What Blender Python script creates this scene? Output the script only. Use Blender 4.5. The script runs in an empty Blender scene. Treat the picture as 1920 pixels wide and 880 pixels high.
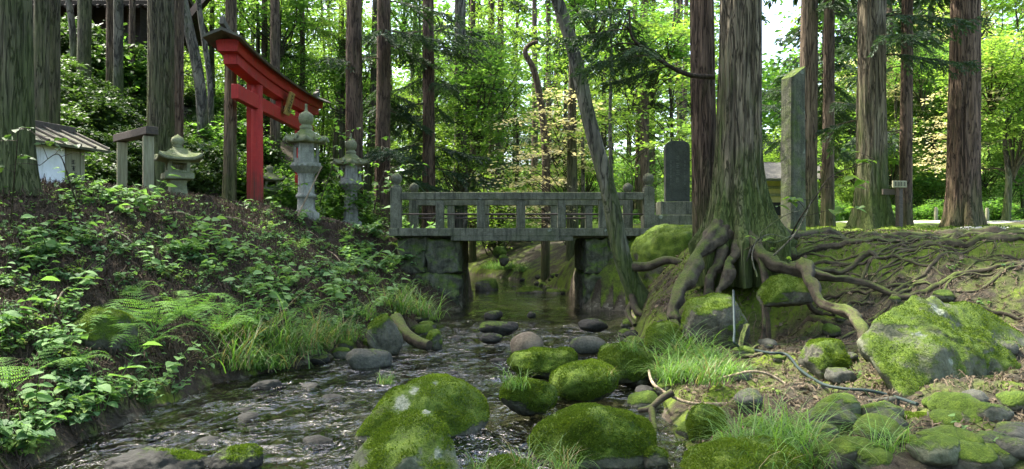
import bpy, bmesh, math, random
import numpy as np
from mathutils import Vector, Matrix

# ------------------------------------------------------------------ camera, sky, sun, exposure
sc = bpy.context.scene
F = 1500.0            # focal length in photo pixels (photo 1920 wide)
EYE = 1.35
HZ = 445.0
cam_d = bpy.data.cameras.new('camera')
cam = bpy.data.objects.new('camera', cam_d)
sc.collection.objects.link(cam)
cam.location = (0, 0, EYE)
cam.rotation_euler = (math.radians(90), 0, 0)
cam_d.sensor_width = 36.0
cam_d.lens = 36.0 * F / 1920.0
cam_d.shift_y = (HZ - 440.0) / 1920.0
cam_d.clip_start = 0.1
cam_d.clip_end = 2000.0
sc.camera = cam

SUN = Vector((-0.55, 0.36, 1.05)).normalized()
world = bpy.data.worlds.new("World")
sc.world = world
world.use_nodes = True
wn = world.node_tree
bg = wn.nodes['Background']
sky = wn.nodes.new('ShaderNodeTexSky')
sky.sky_type = 'NISHITA'
sky.sun_disc = False
sky.sun_elevation = math.asin(SUN.z)
sky.sun_rotation = math.atan2(SUN.x, SUN.y)
sky.dust_density = 4.0
sky.ozone_density = 0.4
sky.air_density = 0.8
wn.links.new(sky.outputs[0], bg.inputs[0])
bg.inputs[1].default_value = 0.15
sun_d = bpy.data.lights.new('sun', 'SUN')
sun_d.energy = 2.0
sun_d.angle = math.radians(0.6)
sun_d.color = (1.0, 0.95, 0.84)
sun = bpy.data.objects.new('sun', sun_d)
sc.collection.objects.link(sun)
sun.rotation_euler = SUN.to_track_quat('Z', 'Y').to_euler()
sun.location = (-20, 5, 30)

sc.view_settings.view_transform = 'Standard'
sc.view_settings.look = 'None'
sc.view_settings.gamma = 1.0
sc.view_settings.use_curve_mapping = False
sc.view_settings.exposure = 2.82
sc.render.engine = 'CYCLES'
sc.cycles.use_denoising = True
sc.cycles.max_bounces = 7
sc.cycles.diffuse_bounces = 4
sc.cycles.glossy_bounces = 3
sc.cycles.transmission_bounces = 5
sc.cycles.transparent_max_bounces = 8
sc.cycles.sample_clamp_indirect = 6.0
sc.cycles.caustics_reflective = False
sc.cycles.caustics_refractive = False

C = sc.collection
PI = math.pi
rng = np.random.default_rng(7)
random.seed(7)


def P(px, py, Y):
    return np.array(((px - 960.0) * Y / F, Y, EYE + (HZ - py) * Y / F))


# ------------------------------------------------------------------ noise
_perm = np.random.default_rng(3).permutation(512)
_perm = np.concatenate([_perm, _perm, _perm])
_g = np.random.default_rng(4).normal(size=(512, 3))
_g /= np.linalg.norm(_g, axis=1)[:, None]


def perlin(p):
    p = np.asarray(p, float)
    i = np.floor(p).astype(int)
    f = p - i
    u = f * f * f * (f * (f * 6 - 15) + 10)
    i &= 511
    out = 0
    for dx in (0, 1):
        for dy in (0, 1):
            for dz in (0, 1):
                h = _perm[_perm[_perm[(i[..., 0] + dx) & 511] + ((i[..., 1] + dy) & 511)] % 512 + ((i[..., 2] + dz) & 511)] % 512
                g = _g[h]
                d = f - np.array((dx, dy, dz))
                w = (u[..., 0] if dx else 1 - u[..., 0]) * (u[..., 1] if dy else 1 - u[..., 1]) * (u[..., 2] if dz else 1 - u[..., 2])
                out = out + w * (g * d).sum(-1)
    return out * 1.5


def fbm(p, oct=4, gain=0.5):
    p = np.asarray(p, float)
    a, s, t = 1.0, 0, 0
    for k in range(oct):
        s = s + a * perlin(p * (2 ** k) + 17.3 * k)
        t += a
        a *= gain
    return s / t


def sm(a, b, x):
    t = np.clip((np.asarray(x, float) - a) / (b - a), 0, 1)
    return t * t * (3 - 2 * t)


# ------------------------------------------------------------------ mesh builder
class MB:
    def __init__(self):
        self.v, self.f, self.t, self.m, self.n = [], [], [], [], 0

    def add(self, v, f, tone=None, mi=0):
        """v (n,3); f (k,4) or (k,3) int array or list of tuples"""
        v = np.asarray(v, float)
        if not isinstance(f, np.ndarray):
            fl = [np.asarray(q, int) for q in f]
        else:
            fl = f
        self.v.append(v)
        k = len(fl)
        self.f.append((fl, self.n))
        self.t.append(np.full(k, 0.5) if tone is None else (np.full(k, tone) if np.isscalar(tone) else np.asarray(tone, float)))
        self.m.append(np.full(k, mi, int))
        self.n += len(v)
        return self

    def mesh(self, name, mats, smooth=False, off=None):
        v = np.concatenate(self.v)
        if off is not None:
            v = v - np.asarray(off)
        loops, starts, totals, pos = [], [], [], 0
        for fl, o in self.f:
            if isinstance(fl, np.ndarray):
                k, w = fl.shape
                loops.append((fl + o).ravel())
                starts.append(pos + np.arange(k) * w)
                totals.append(np.full(k, w))
                pos += k * w
            else:
                for q in fl:
                    loops.append(q + o)
                    starts.append(np.array([pos]))
                    totals.append(np.array([len(q)]))
                    pos += len(q)
        loops = np.concatenate(loops); starts = np.concatenate(starts); totals = np.concatenate(totals)
        me = bpy.data.meshes.new(name)
        me.vertices.add(len(v)); me.vertices.foreach_set('co', v.ravel())
        me.loops.add(len(loops)); me.loops.foreach_set('vertex_index', loops.astype(np.int32))
        me.polygons.add(len(starts)); me.polygons.foreach_set('loop_start', starts.astype(np.int32))
        me.polygons.foreach_set('loop_total', totals.astype(np.int32))
        for m in (mats if isinstance(mats, (list, tuple)) else [mats]):
            me.materials.append(m)
        me.polygons.foreach_set('material_index', np.concatenate(self.m).astype(np.int32))
        me.polygons.foreach_set('use_smooth', np.full(len(starts), bool(smooth)))
        a = me.attributes.new('tone', 'FLOAT', 'FACE')
        a.data.foreach_set('value', np.concatenate(self.t).astype(np.float32))
        me.update(calc_edges=True)
        me.validate()
        return me

    def build(self, name, mats, parent=None, smooth=False, world=True, bevel=0):
        off = parent.location if (parent is not None and world) else None
        ob = bpy.data.objects.new(name, self.mesh(name, mats, smooth, off))
        C.objects.link(ob)
        if parent is not None:
            ob.parent = parent
        if bevel:
            b = ob.modifiers.new('bevel', 'BEVEL')
            b.width = bevel; b.segments = 2; b.limit_method = 'ANGLE'
        return ob

    # ---- shapes
    def box(self, c, s, rz=0, ry=0, rx=0, taper=1.0, tone=None, mi=0):
        h = np.array(s) / 2.0
        v = np.array([[x, y, z] for z in (-1, 1) for y in (-1, 1) for x in (-1, 1)], float)
        v[4:, :2] *= taper
        v *= h
        R = np.array(Matrix.Rotation(rz, 3, 'Z') @ Matrix.Rotation(ry, 3, 'Y') @ Matrix.Rotation(rx, 3, 'X'))
        v = v @ R.T + np.array(c)
        f = np.array([[0, 2, 3, 1], [4, 5, 7, 6], [0, 1, 5, 4], [2, 6, 7, 3], [0, 4, 6, 2], [1, 3, 7, 5]])
        return self.add(v, f, tone, mi)

    def tube(self, pts, rad, n=8, tone=None, mi=0, ridge=None, caps=True):
        pts = np.asarray(pts, float)
        k = len(pts)
        rad = np.broadcast_to(np.asarray(rad, float), (k,))
        tg = np.gradient(pts, axis=0)
        tg /= np.linalg.norm(tg, axis=1)[:, None] + 1e-9
        ref = np.array((0, 0, 1.0)) if abs(tg[0][2]) < 0.8 else np.array((1.0, 0, 0))
        nn = []
        cur = ref - tg[0] * ref.dot(tg[0]); cur /= np.linalg.norm(cur)
        for t in tg:
            cur = cur - t * cur.dot(t)
            cur /= np.linalg.norm(cur) + 1e-9
            nn.append(cur)
        nn = np.array(nn)
        bb = np.cross(tg, nn)
        a = np.linspace(0, 2 * PI, n, endpoint=False)
        rr = rad[:, None] * np.ones((k, n))
        if ridge is not None:
            rr = rr * ridge(pts, a)
        v = pts[:, None] + rr[..., None] * (np.cos(a)[None, :, None] * nn[:, None] + np.sin(a)[None, :, None] * bb[:, None])
        i = np.arange(k - 1)[:, None] * n
        j = np.arange(n)[None]
        f = np.stack([i + j, i + (j + 1) % n, i + n + (j + 1) % n, i + n + j], -1).reshape(-1, 4)
        self.add(v.reshape(-1, 3), f, tone, mi)
        if caps:
            self.add(np.vstack([v[0], v[-1]]), [list(range(n))[::-1], list(range(n, 2 * n))], tone, mi)
        return self

    def lathe(self, prof, c, n=24, a0=0.0, tone=None, mi=0, sx=1.0, sy=1.0, lobes=None):
        """prof: list of (r, z); closed at the ends"""
        prof = np.array(prof, float)
        a = np.linspace(0, 2 * PI, n, endpoint=False) + a0
        k = len(prof)
        rr = prof[:, 0:1] * np.ones((1, n))
        if lobes is not None:
            rr = rr * lobes(prof, a)
        v = np.stack([rr * np.cos(a) * sx, rr * np.sin(a) * sy, prof[:, 1:2] * np.ones((1, n))], -1)
        v = v + np.array(c)
        i = np.arange(k - 1)[:, None] * n
        j = np.arange(n)[None]
        f = np.stack([i + j, i + (j + 1) % n, i + n + (j + 1) % n, i + n + j], -1).reshape(-1, 4)
        self.add(v.reshape(-1, 3), f, tone, mi)
        self.add(np.vstack([v[0], v[-1]]), [list(range(n))[::-1], list(range(n, 2 * n))], tone, mi)
        return self

    def scatter(self, tv, tf, M, T, tone=None, mi=0):
        """template verts (n,3), faces (k,w); M (N,3,3) (columns = axes, scaled), T (N,3)"""
        N = len(T)
        n = len(tv)
        v = np.einsum('nij,kj->nki', M, tv) + T[:, None]
        f = (tf[None] + (np.arange(N) * n)[:, None, None]).reshape(-1, tf.shape[1])
        if tone is not None and not np.isscalar(tone):
            tone = np.repeat(tone, len(tf))
        return self.add(v.reshape(-1, 3), f, tone, mi)


def frames(d, nrm, s=1.0):
    """(N,3,3) matrices with columns (d, n x d, n) for direction d and approximate normal nrm, scaled by s"""
    d = d / (np.linalg.norm(d, axis=1)[:, None] + 1e-9)
    y = np.cross(nrm, d)
    y /= np.linalg.norm(y, axis=1)[:, None] + 1e-9
    z = np.cross(d, y)
    M = np.stack([d, y, z], -1)
    return M * (np.asarray(s).reshape(-1, 1, 1) if not np.isscalar(s) else s)


def smooth_path(pts, n=24):
    pts = np.asarray(pts, float)
    k = len(pts)
    if k < 3:
        t = np.linspace(0, 1, n)[:, None]
        return pts[0] * (1 - t) + pts[-1] * t
    p = np.vstack([2 * pts[0] - pts[1], pts, 2 * pts[-1] - pts[-2]])
    out = []
    for u in np.linspace(0, k - 1 - 1e-6, n):
        i = int(u); t = u - i
        a, b, c, d = p[i], p[i + 1], p[i + 2], p[i + 3]
        out.append(0.5 * (2 * b + (c - a) * t + (2 * a - 5 * b + 4 * c - d) * t * t + (3 * b - a - 3 * c + d) * t ** 3))
    return np.array(out)


def empty(name, loc, rz=0):
    o = bpy.data.objects.new(name, None)
    o.location = loc
    o.rotation_euler = (0, 0, rz)
    C.objects.link(o)
    return o


def tag(o, label, cat, group=None, kind=None):
    if label: o['label'] = label
    if cat: o['category'] = cat
    if group: o['group'] = group
    if kind: o['kind'] = kind
    return o


def copy_tree(o, parent=None):
    c = o.copy()
    C.objects.link(c)
    c.parent = parent
    for ch in o.children:
        copy_tree(ch, c)
    return c


# ------------------------------------------------------------------ materials
class NT:
    def __init__(self, name):
        self.m = bpy.data.materials.new(name)
        self.m.use_nodes = True
        self.t = self.m.node_tree
        self.t.nodes.clear()
        self.out = self.t.nodes.new('ShaderNodeOutputMaterial')

    def n(self, typ, ins=None, **kw):
        nd = self.t.nodes.new(typ)
        for k, v in kw.items():
            setattr(nd, k, v)
        if ins:
            for k, v in ins.items():
                self.set(nd.inputs[k], v)
        return nd

    def set(self, sock, v):
        if isinstance(v, bpy.types.NodeSocket):
            self.t.links.new(v, sock)
        elif isinstance(v, bpy.types.Node):
            self.t.links.new(v.outputs[0], sock)
        else:
            if isinstance(v, tuple) and len(v) == 3 and sock.type == 'RGBA':
                v = v + (1.0,)
            sock.default_value = v

    def noise(self, vec, scale, detail=4, rough=0.55, dist=0.0):
        nd = self.n('ShaderNodeTexNoise', {'Vector': vec, 'Scale': scale, 'Detail': detail, 'Roughness': rough, 'Distortion': dist})
        return nd.outputs['Fac']

    def ramp(self, fac, stops, mode='LINEAR'):
        nd = self.n('ShaderNodeValToRGB', {'Fac': fac})
        cr = nd.color_ramp
        cr.interpolation = mode
        while len(cr.elements) < len(stops):
            cr.elements.new(0.5)
        for e, (p, c) in zip(cr.elements, stops):
            e.position = p
            e.color = (c + (1,)) if isinstance(c, tuple) else (c, c, c, 1)
        return nd.outputs['Color']

    def mix(self, fac, a, b, mode='MIX'):
        nd = self.n('ShaderNodeMix', data_type='RGBA', blend_type=mode)
        self.set(nd.inputs[0], fac)
        self.set(nd.inputs[6], a)
        self.set(nd.inputs[7], b)
        return nd.outputs[2]

    def math(self, op, a, b=0.0, clamp=False):
        nd = self.n('ShaderNodeMath', operation=op, use_clamp=clamp)
        self.set(nd.inputs[0], a)
        self.set(nd.inputs[1], b)
        return nd.outputs[0]

    def mapr(self, v, a, b, c=0.0, d=1.0):
        nd = self.n('ShaderNodeMapRange', {0: v, 1: a, 2: b, 3: c, 4: d})
        return nd.outputs[0]

    def vec(self, kind='Object', scale=(1, 1, 1)):
        tc = self.n('ShaderNodeTexCoord')
        mp = self.n('ShaderNodeMapping', {'Vector': tc.outputs[kind], 'Scale': scale})
        return mp.outputs[0]

    def pos(self, scale=(1, 1, 1)):
        g = self.n('ShaderNodeNewGeometry')
        mp = self.n('ShaderNodeMapping', {'Vector': g.outputs['Position'], 'Scale': scale})
        return mp.outputs[0]

    def attr(self, name):
        return self.n('ShaderNodeAttribute', attribute_name=name).outputs['Fac']

    def bump(self, h, strength=0.5, dist=0.02, normal=None):
        nd = self.n('ShaderNodeBump', {'Height': h, 'Strength': strength, 'Distance': dist})
        if normal is not None:
            self.set(nd.inputs['Normal'], normal)
        return nd.outputs[0]

    def pbr(self, col, rough=0.8, bump=None, spec=0.3, metal=0.0):
        nd = self.n('ShaderNodeBsdfPrincipled', {'Base Color': col, 'Roughness': rough, 'Metallic': metal, 'Specular IOR Level': spec})
        if bump is not None:
            self.set(nd.inputs['Normal'], bump)
        return nd.outputs[0]

    def done(self, sh):
        self.t.links.new(sh, self.out.inputs['Surface'])
        return self.m


def leaf_mat(name, dark, light, trans=0.45, tint=(1.6, 1.75, 0.8), rough=0.45, spec=0.35, dead=None):
    t = NT(name)
    oi = t.n('ShaderNodeObjectInfo')
    a = t.math('ADD', t.math('MULTIPLY', t.attr('tone'), 0.75), t.math('MULTIPLY', oi.outputs['Random'], 0.25))
    col = t.ramp(a, [(0.05, dark), (0.95, light)] if dead is None else [(0.0, dead), (0.2, dead), (0.26, dark), (0.95, light)])
    p = t.pbr(col, rough, spec=spec)
    tc = t.mix(1.0, col, tint, 'MULTIPLY')
    tr = t.n('ShaderNodeBsdfTranslucent', {'Color': tc})
    mx = t.n('ShaderNodeMixShader', {0: trans, 1: p, 2: tr.outputs[0]})
    return t.done(mx.outputs[0])


M = {}
M['leaf_maple'] = leaf_mat('leaf_maple', (0.042, 0.105, 0.024), (0.115, 0.205, 0.042), 0.55, tint=(1.9, 2.05, 1.0))
M['leaf_yellow'] = leaf_mat('leaf_yellow', (0.07, 0.145, 0.03), (0.185, 0.265, 0.05), 0.55, tint=(1.8, 1.9, 1.0))
M['leaf_sunwhite'] = leaf_mat('leaf_sunwhite', (0.26, 0.28, 0.12), (0.56, 0.50, 0.34), 0.5, tint=(1.5, 1.45, 1.0))  # whitening by direct sun put into the leaf colour
M['leaf_shrub'] = leaf_mat('leaf_shrub', (0.03, 0.065, 0.02), (0.075, 0.13, 0.032), 0.3, rough=0.5, spec=0.25)
M['needle'] = leaf_mat('needle', (0.016, 0.038, 0.017), (0.05, 0.09, 0.035), 0.3, rough=0.6)
M['herb'] = leaf_mat('herb', (0.07, 0.15, 0.045), (0.19, 0.31, 0.11), 0.35, rough=0.65, spec=0.15)
M['herb_dark'] = leaf_mat('herb_dark', (0.04, 0.10, 0.035), (0.11, 0.20, 0.08), 0.35, rough=0.6, spec=0.2)
M['herb_yellow'] = leaf_mat('herb_yellow', (0.10, 0.17, 0.03), (0.26, 0.34, 0.09), 0.35, rough=0.65, spec=0.15, dead=(0.24, 0.17, 0.06))
M['fern'] = leaf_mat('fern', (0.09, 0.19, 0.045), (0.18, 0.32, 0.08), 0.4, rough=0.7, spec=0.15)
M['grass'] = leaf_mat('grass', (0.05, 0.12, 0.022), (0.18, 0.31, 0.065), 0.4, dead=(0.21, 0.17, 0.08))
M['moss_tuft'] = leaf_mat('moss_tuft', (0.034, 0.062, 0.009), (0.145, 0.205, 0.020), 0.25, rough=0.9, spec=0.1)
M['litter'] = leaf_mat('litter', (0.030, 0.022, 0.015), (0.13, 0.098, 0.068), 0.05, tint=(1, 1, 1), rough=0.9, spec=0.1)
M['dead_leaf'] = leaf_mat('dead_leaf', (0.04, 0.030, 0.019), (0.20, 0.155, 0.10), 0.15, tint=(1, 1, 1), rough=0.8, spec=0.2)


def bark_mat(name, dark, light, moss=0.5, moss_h=2.0, ridge=26.0, bumpd=0.03, red=None):
    t = NT(name)
    v = t.vec('Object', (ridge, ridge, 1.6))
    n1 = t.noise(v, 1.0, 5, 0.6, 0.4)
    v2 = t.vec('Object', (ridge * 3.5, ridge * 3.5, 6))
    n2 = t.noise(v2, 1.0, 3, 0.6)
    h = t.math('ADD', t.math('MULTIPLY', n1, 0.75), t.math('MULTIPLY', n2, 0.25))
    col = t.ramp(h, [(0.32, dark), (0.66, light)])
    n3 = t.noise(t.vec('Object', (ridge * .55, ridge * .55, 1.1)), 1.0, 4, 0.6, 1.2)
    crack = t.mapr(t.math('ABSOLUTE', t.math('SUBTRACT', n3, 0.5)), 0.0, 0.045)
    plate = t.noise(t.vec('Object', (6, 6, 2.2)), 1.0, 4, 0.6)
    col = t.mix(t.mapr(plate, 0.35, 0.65, 0.0, 0.55), col, t.mix(1.0, col, (1.7, 1.65, 1.55), 'MULTIPLY'))
    col = t.mix(crack, dark, col)
    h = t.math('ADD', t.math('MULTIPLY', h, 0.6), t.math('MULTIPLY', crack, 0.4))
    tc = t.n('ShaderNodeTexCoord')
    sx = t.n('ShaderNodeSeparateXYZ', {0: tc.outputs['Object']})
    big = t.noise(t.vec('Object', (2.5, 2.5, 0.8)), 1.0, 5, 0.65)
    mh = t.mapr(sx.outputs[2], moss_h, 0.0)
    fac = t.math('MULTIPLY', t.mapr(t.math('ADD', big, t.math('MULTIPLY', mh, 0.35)), 0.55, 0.75), moss, True)
    col = t.mix(fac, col, t.ramp(n2, [(0.3, (0.028, 0.05, 0.01)), (0.75, (0.10, 0.135, 0.03))]))
    return t.done(t.pbr(col, 0.9, t.bump(h, 1.0, bumpd * 1.6), 0.15))


M['bark_cedar'] = bark_mat('bark_cedar', (0.035, 0.026, 0.018), (0.17, 0.13, 0.09), 0.55, 2.2)
M['bark_red'] = bark_mat('bark_red', (0.030, 0.021, 0.015), (0.15, 0.105, 0.072), 0.4, 1.6)
M['bark_green'] = bark_mat('bark_green', (0.026, 0.024, 0.016), (0.125, 0.115, 0.075), 0.5, 4.0)
M['bark_mossy'] = bark_mat('bark_mossy', (0.035, 0.03, 0.02), (0.19, 0.16, 0.11), 0.85, 2.6)
M['bark_grey'] = bark_mat('bark_grey', (0.026, 0.025, 0.019), (0.15, 0.142, 0.108), 0.75, 2.4, ridge=9, bumpd=0.02)
M['twig'] = bark_mat('twig', (0.02, 0.016, 0.012), (0.07, 0.055, 0.04), 0.2, 0.5, ridge=20, bumpd=0.005)
M['twig_pale'] = bark_mat('twig_pale', (0.12, 0.09, 0.06), (0.34, 0.27, 0.19), 0.15, 0.3, ridge=30, bumpd=0.004)


def root_mat():
    t = NT('root_bark')
    n1 = t.noise(t.pos((9, 9, 9)), 1.0, 5, 0.65)
    n2 = t.noise(t.pos((60, 60, 60)), 1.0, 3, 0.6)
    col = t.ramp(n1, [(0.3, (0.016, 0.012, 0.008)), (0.7, (0.095, 0.077, 0.052))])
    g = t.n('ShaderNodeNewGeometry')
    nz = t.n('ShaderNodeSeparateXYZ', {0: g.outputs['Normal']}).outputs[2]
    fac = t.mapr(t.math('ADD', t.math('MULTIPLY', nz, 0.35), t.noise(t.pos((4, 4, 4)), 1.0, 4, 0.7)), 0.62, 0.85)
    col = t.mix(fac, col, t.ramp(n2, [(0.3, (0.03, 0.045, 0.010)), (0.7, (0.09, 0.115, 0.022))]))
    return t.done(t.pbr(col, 0.85, t.bump(t.math('ADD', n1, t.math('MULTIPLY', n2, 0.3)), 0.7, 0.02), 0.2))


M['root'] = root_mat()


def rock_mat(name, c0, c1, moss_lo, moss_hi, lichen=0.0, rough=0.85, wet=False, masked=False, streak=0.0):
    t = NT(name)
    p = t.vec('Object')
    n1 = t.noise(p, 5.0, 6, 0.65)
    n2 = t.noise(p, 42.0, 5, 0.65)
    col = t.ramp(t.math('ADD', t.math('MULTIPLY', n1, 0.6), t.math('MULTIPLY', n2, 0.4)), [(0.35, c0), (0.66, c1)])
    if lichen > 0:
        vo = t.n('ShaderNodeTexVoronoi', {'Vector': t.vec('Object', (1, 1, 1)), 'Scale': 3.2})
        dd = t.math('ADD', vo.outputs['Distance'], t.math('MULTIPLY', t.noise(p, 16.0, 4, 0.7), 0.42))
        li = t.mapr(dd, 0.36, 0.30)
        li = t.math('MULTIPLY', li, t.mapr(t.noise(p, 1.9, 1), 0.52, 0.56), True)
    g = t.n('ShaderNodeNewGeometry')
    nz = t.n('ShaderNodeSeparateXYZ', {0: g.outputs['Normal']}).outputs[2]
    mn = t.noise(p, 3.2, 6, 0.7)
    if masked:
        mfac = t.mapr(t.math('ADD', t.attr('mossy'), t.math('MULTIPLY', t.math('SUBTRACT', t.noise(p, 22.0, 5, 0.7), 0.5), 1.1)), 0.35, 0.65)
    else:
        mfac = t.mapr(t.math('ADD', t.math('MULTIPLY', nz, 0.32), mn), moss_lo, moss_hi)
    n3 = t.noise(p, 95.0, 3, 0.7)
    n4 = t.noise(p, 9.0, 4, 0.6)
    mcol = t.ramp(t.math('ADD', t.math('MULTIPLY', n3, 0.5), t.math('MULTIPLY', n4, 0.5)),
                  [(0.32, (0.024, 0.040, 0.008)), (0.5, (0.070, 0.115, 0.012)), (0.68, (0.145, 0.20, 0.022))])
    mcol = t.mix(t.mapr(t.noise(p, 5.5, 4, 0.7), 0.54, 0.72, 0.0, 0.6), mcol, (0.055, 0.058, 0.02))
    col = t.mix(mfac, col, mcol)
    if streak:
        sk = t.noise(t.pos((14, 14, 1.3)), 1.0, 5, 0.7)
        col = t.mix(t.math('MULTIPLY', t.mapr(sk, 0.48, 0.66), streak), col, (0.02, 0.022, 0.014))
        col = t.mix(t.math('MULTIPLY', t.mapr(t.noise(p, 2.2, 4, 0.7), 0.5, 0.7), 0.55), col, (0.05, 0.065, 0.024))
    if masked:
        ls = t.mapr(t.math('ADD', t.attr('lichen'), t.math('MULTIPLY', t.math('SUBTRACT', t.noise(p, 18.0, 5, 0.75), 0.5), 2.0)), 0.40, 0.70)
        col = t.mix(ls, col, t.ramp(n2, [(0.35, (0.10, 0.12, 0.08)), (0.7, (0.30, 0.33, 0.26))]))
    elif lichen > 0:
        col = t.mix(t.math('MULTIPLY', li, lichen), col, t.ramp(n2, [(0.3, (0.28, 0.32, 0.25)), (0.7, (0.55, 0.60, 0.50))]))
    h = t.math('ADD', t.math('MULTIPLY', n1, 0.6), t.math('ADD', t.math('MULTIPLY', n2, 0.3), t.math('MULTIPLY', t.math('MULTIPLY', n3, mfac), 0.9)))
    r = t.mapr(mfac, 0, 1, rough, 0.95)
    return t.done(t.pbr(col, r, t.bump(h, 0.8, 0.03), 0.5 if wet else 0.25))


M['rock_mossy'] = rock_mat('rock_mossy', (0.022, 0.023, 0.014), (0.12, 0.118, 0.082), 0.42, 0.60, 0.9, masked=True)
M['rock_patchy'] = rock_mat('rock_patchy', (0.035, 0.040, 0.022), (0.15, 0.158, 0.10), 0.58, 0.76, 0.7, masked=True)
M['rock_partial'] = rock_mat('rock_partial', (0.028, 0.028, 0.019), (0.14, 0.135, 0.098), 0.58, 0.76, 0.7, masked=True)
M['rock_grey'] = rock_mat('rock_grey', (0.025, 0.026, 0.020), (0.105, 0.105, 0.082), 0.70, 0.92, 0.3, masked=True)
M['rock_brown'] = rock_mat('rock_brown', (0.06, 0.048, 0.034), (0.19, 0.155, 0.105), 0.85, 1.1, masked=True)
M['rock_wet'] = rock_mat('rock_wet', (0.006, 0.006, 0.005), (0.024, 0.024, 0.018), 0.74, 0.95, 0, 0.75, False, masked=True)
M['stone_carved'] = rock_mat('stone_carved', (0.12, 0.125, 0.10), (0.33, 0.33, 0.28), 0.68, 0.92)
M['stone_pale'] = rock_mat('stone_pale', (0.13, 0.135, 0.11), (0.36, 0.36, 0.31), 0.74, 1.05, streak=.6)
M['stone_green'] = rock_mat('stone_green', (0.10, 0.11, 0.06), (0.26, 0.27, 0.16), 0.62, 0.95)
M['stone_bridge'] = rock_mat('stone_bridge', (0.04, 0.042, 0.028), (0.17, 0.168, 0.12), 0.64, 0.95, 0.3, streak=.8)
M['stone_abutment'] = rock_mat('stone_abutment', (0.022, 0.024, 0.015), (0.135, 0.135, 0.095), 0.47, 0.74, 0.2, streak=.7)
M['stone_faint'] = rock_mat('stone_faint', (0.05, 0.055, 0.045), (0.12, 0.125, 0.105), 0.80, 1.05)
M['stone_dark'] = rock_mat('stone_dark', (0.018, 0.022, 0.016), (0.06, 0.066, 0.052), 0.80, 1.05)


def plain(name, col, rough=0.6, var=0.25, scale=(6, 6, 6), bump=0.3, bd=0.004, metal=0.0, spec=0.35, streak=None):
    t = NT(name)
    n1 = t.noise(t.vec('Object', scale), 1.0, 6, 0.65)
    lo = tuple(c * (1 - var) for c in col)
    hi = tuple(min(1, c * (1 + var)) for c in col)
    c = t.ramp(n1, [(0.3, lo), (0.7, hi)])
    if streak:
        c = t.mix(t.mapr(t.noise(t.vec('Object', (9, 9, 1.2)), 1.0, 5, 0.7), 0.56, 0.72), c, streak)
    return t.done(t.pbr(c, rough, t.bump(n1, bump, bd), spec, metal))




def torii_mat():
    t = NT('torii_red')
    v = t.vec('Object')
    n1 = t.noise(v, 3.0, 5, 0.65)
    g = t.noise(t.vec('Object', (34, 34, 2.0)), 1.0, 4, 0.6)
    fine = t.noise(v, 70.0, 3, 0.6)
    col = t.ramp(n1, [(0.3, (0.23, 0.014, 0.012)), (0.52, (0.36, 0.022, 0.018)), (0.72, (0.43, 0.045, 0.032))])
    col = t.mix(t.mapr(g, 0.56, 0.72, 0, .75), col, (0.13, 0.012, 0.011))
    col = t.mix(t.mapr(t.math('ADD', fine, t.math('MULTIPLY', n1, .5)), 0.88, 0.98, 0, .6), col, (0.16, 0.10, 0.08))
    z = t.n('ShaderNodeSeparateXYZ', {0: t.n('ShaderNodeTexCoord').outputs['Object']}).outputs[2]
    grime = t.mapr(t.math('ADD', t.mapr(z, 0.9, -0.1, 0, .5), t.math('MULTIPLY', g, .7)), 0.45, 0.8, 0, .85)
    col = t.mix(grime, col, (0.045, 0.035, 0.018))
    return t.done(t.pbr(col, t.mapr(n1, .3, .7, .45, .75), t.bump(t.math('ADD', g, fine), 0.5, 0.006), 0.3))


M['torii_red'] = torii_mat()
M['roof_dark'] = plain('roof_dark', (0.075, 0.07, 0.05), 0.7, 0.4)
M['roof_tile'] = plain('roof_tile', (0.085, 0.083, 0.066), 0.75, 0.5, (14, 14, 14))
M['roof_moss'] = plain('roof_moss', (0.10, 0.10, 0.062), 0.85, 0.5, (9, 9, 9), streak=(0.06, 0.055, 0.04))
M['gilt'] = plain('gilt', (0.35, 0.24, 0.07), 0.45, 0.3, metal=0.3)
M['ink'] = plain('ink', (0.03, 0.028, 0.025), 0.8, 0.2)
M['wood_weather'] = plain('wood_weather', (0.23, 0.22, 0.14), 0.8, 0.35, (30, 30, 2.5), 0.6, streak=(0.12, 0.14, 0.06))
M['wood_dark'] = plain('wood_dark', (0.06, 0.048, 0.036), 0.8, 0.4, (3, 30, 30), 0.6)
M['wood_brown'] = plain('wood_brown', (0.028, 0.020, 0.014), 0.8, 0.4, (3, 3, 30), 0.5)
M['white_wall'] = plain('white_wall', (0.80, 0.81, 0.82), 0.8, 0.15, (5, 5, 5), streak=(0.34, 0.33, 0.27))
M['cream_wall'] = plain('cream_wall', (0.62, 0.52, 0.22), 0.8, 0.15)
M['iron'] = plain('iron', (0.05, 0.035, 0.028), 0.7, 0.4)
M['hose'] = plain('hose', (0.02, 0.034, 0.032), 0.6, 0.2, spec=0.25)
M['blue_cloth'] = plain('blue_cloth', (0.06, 0.09, 0.40), 0.8, 0.2)
M['wire'] = plain('wire', (0.1, 0.1, 0.1), 0.6, 0.1)


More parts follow.
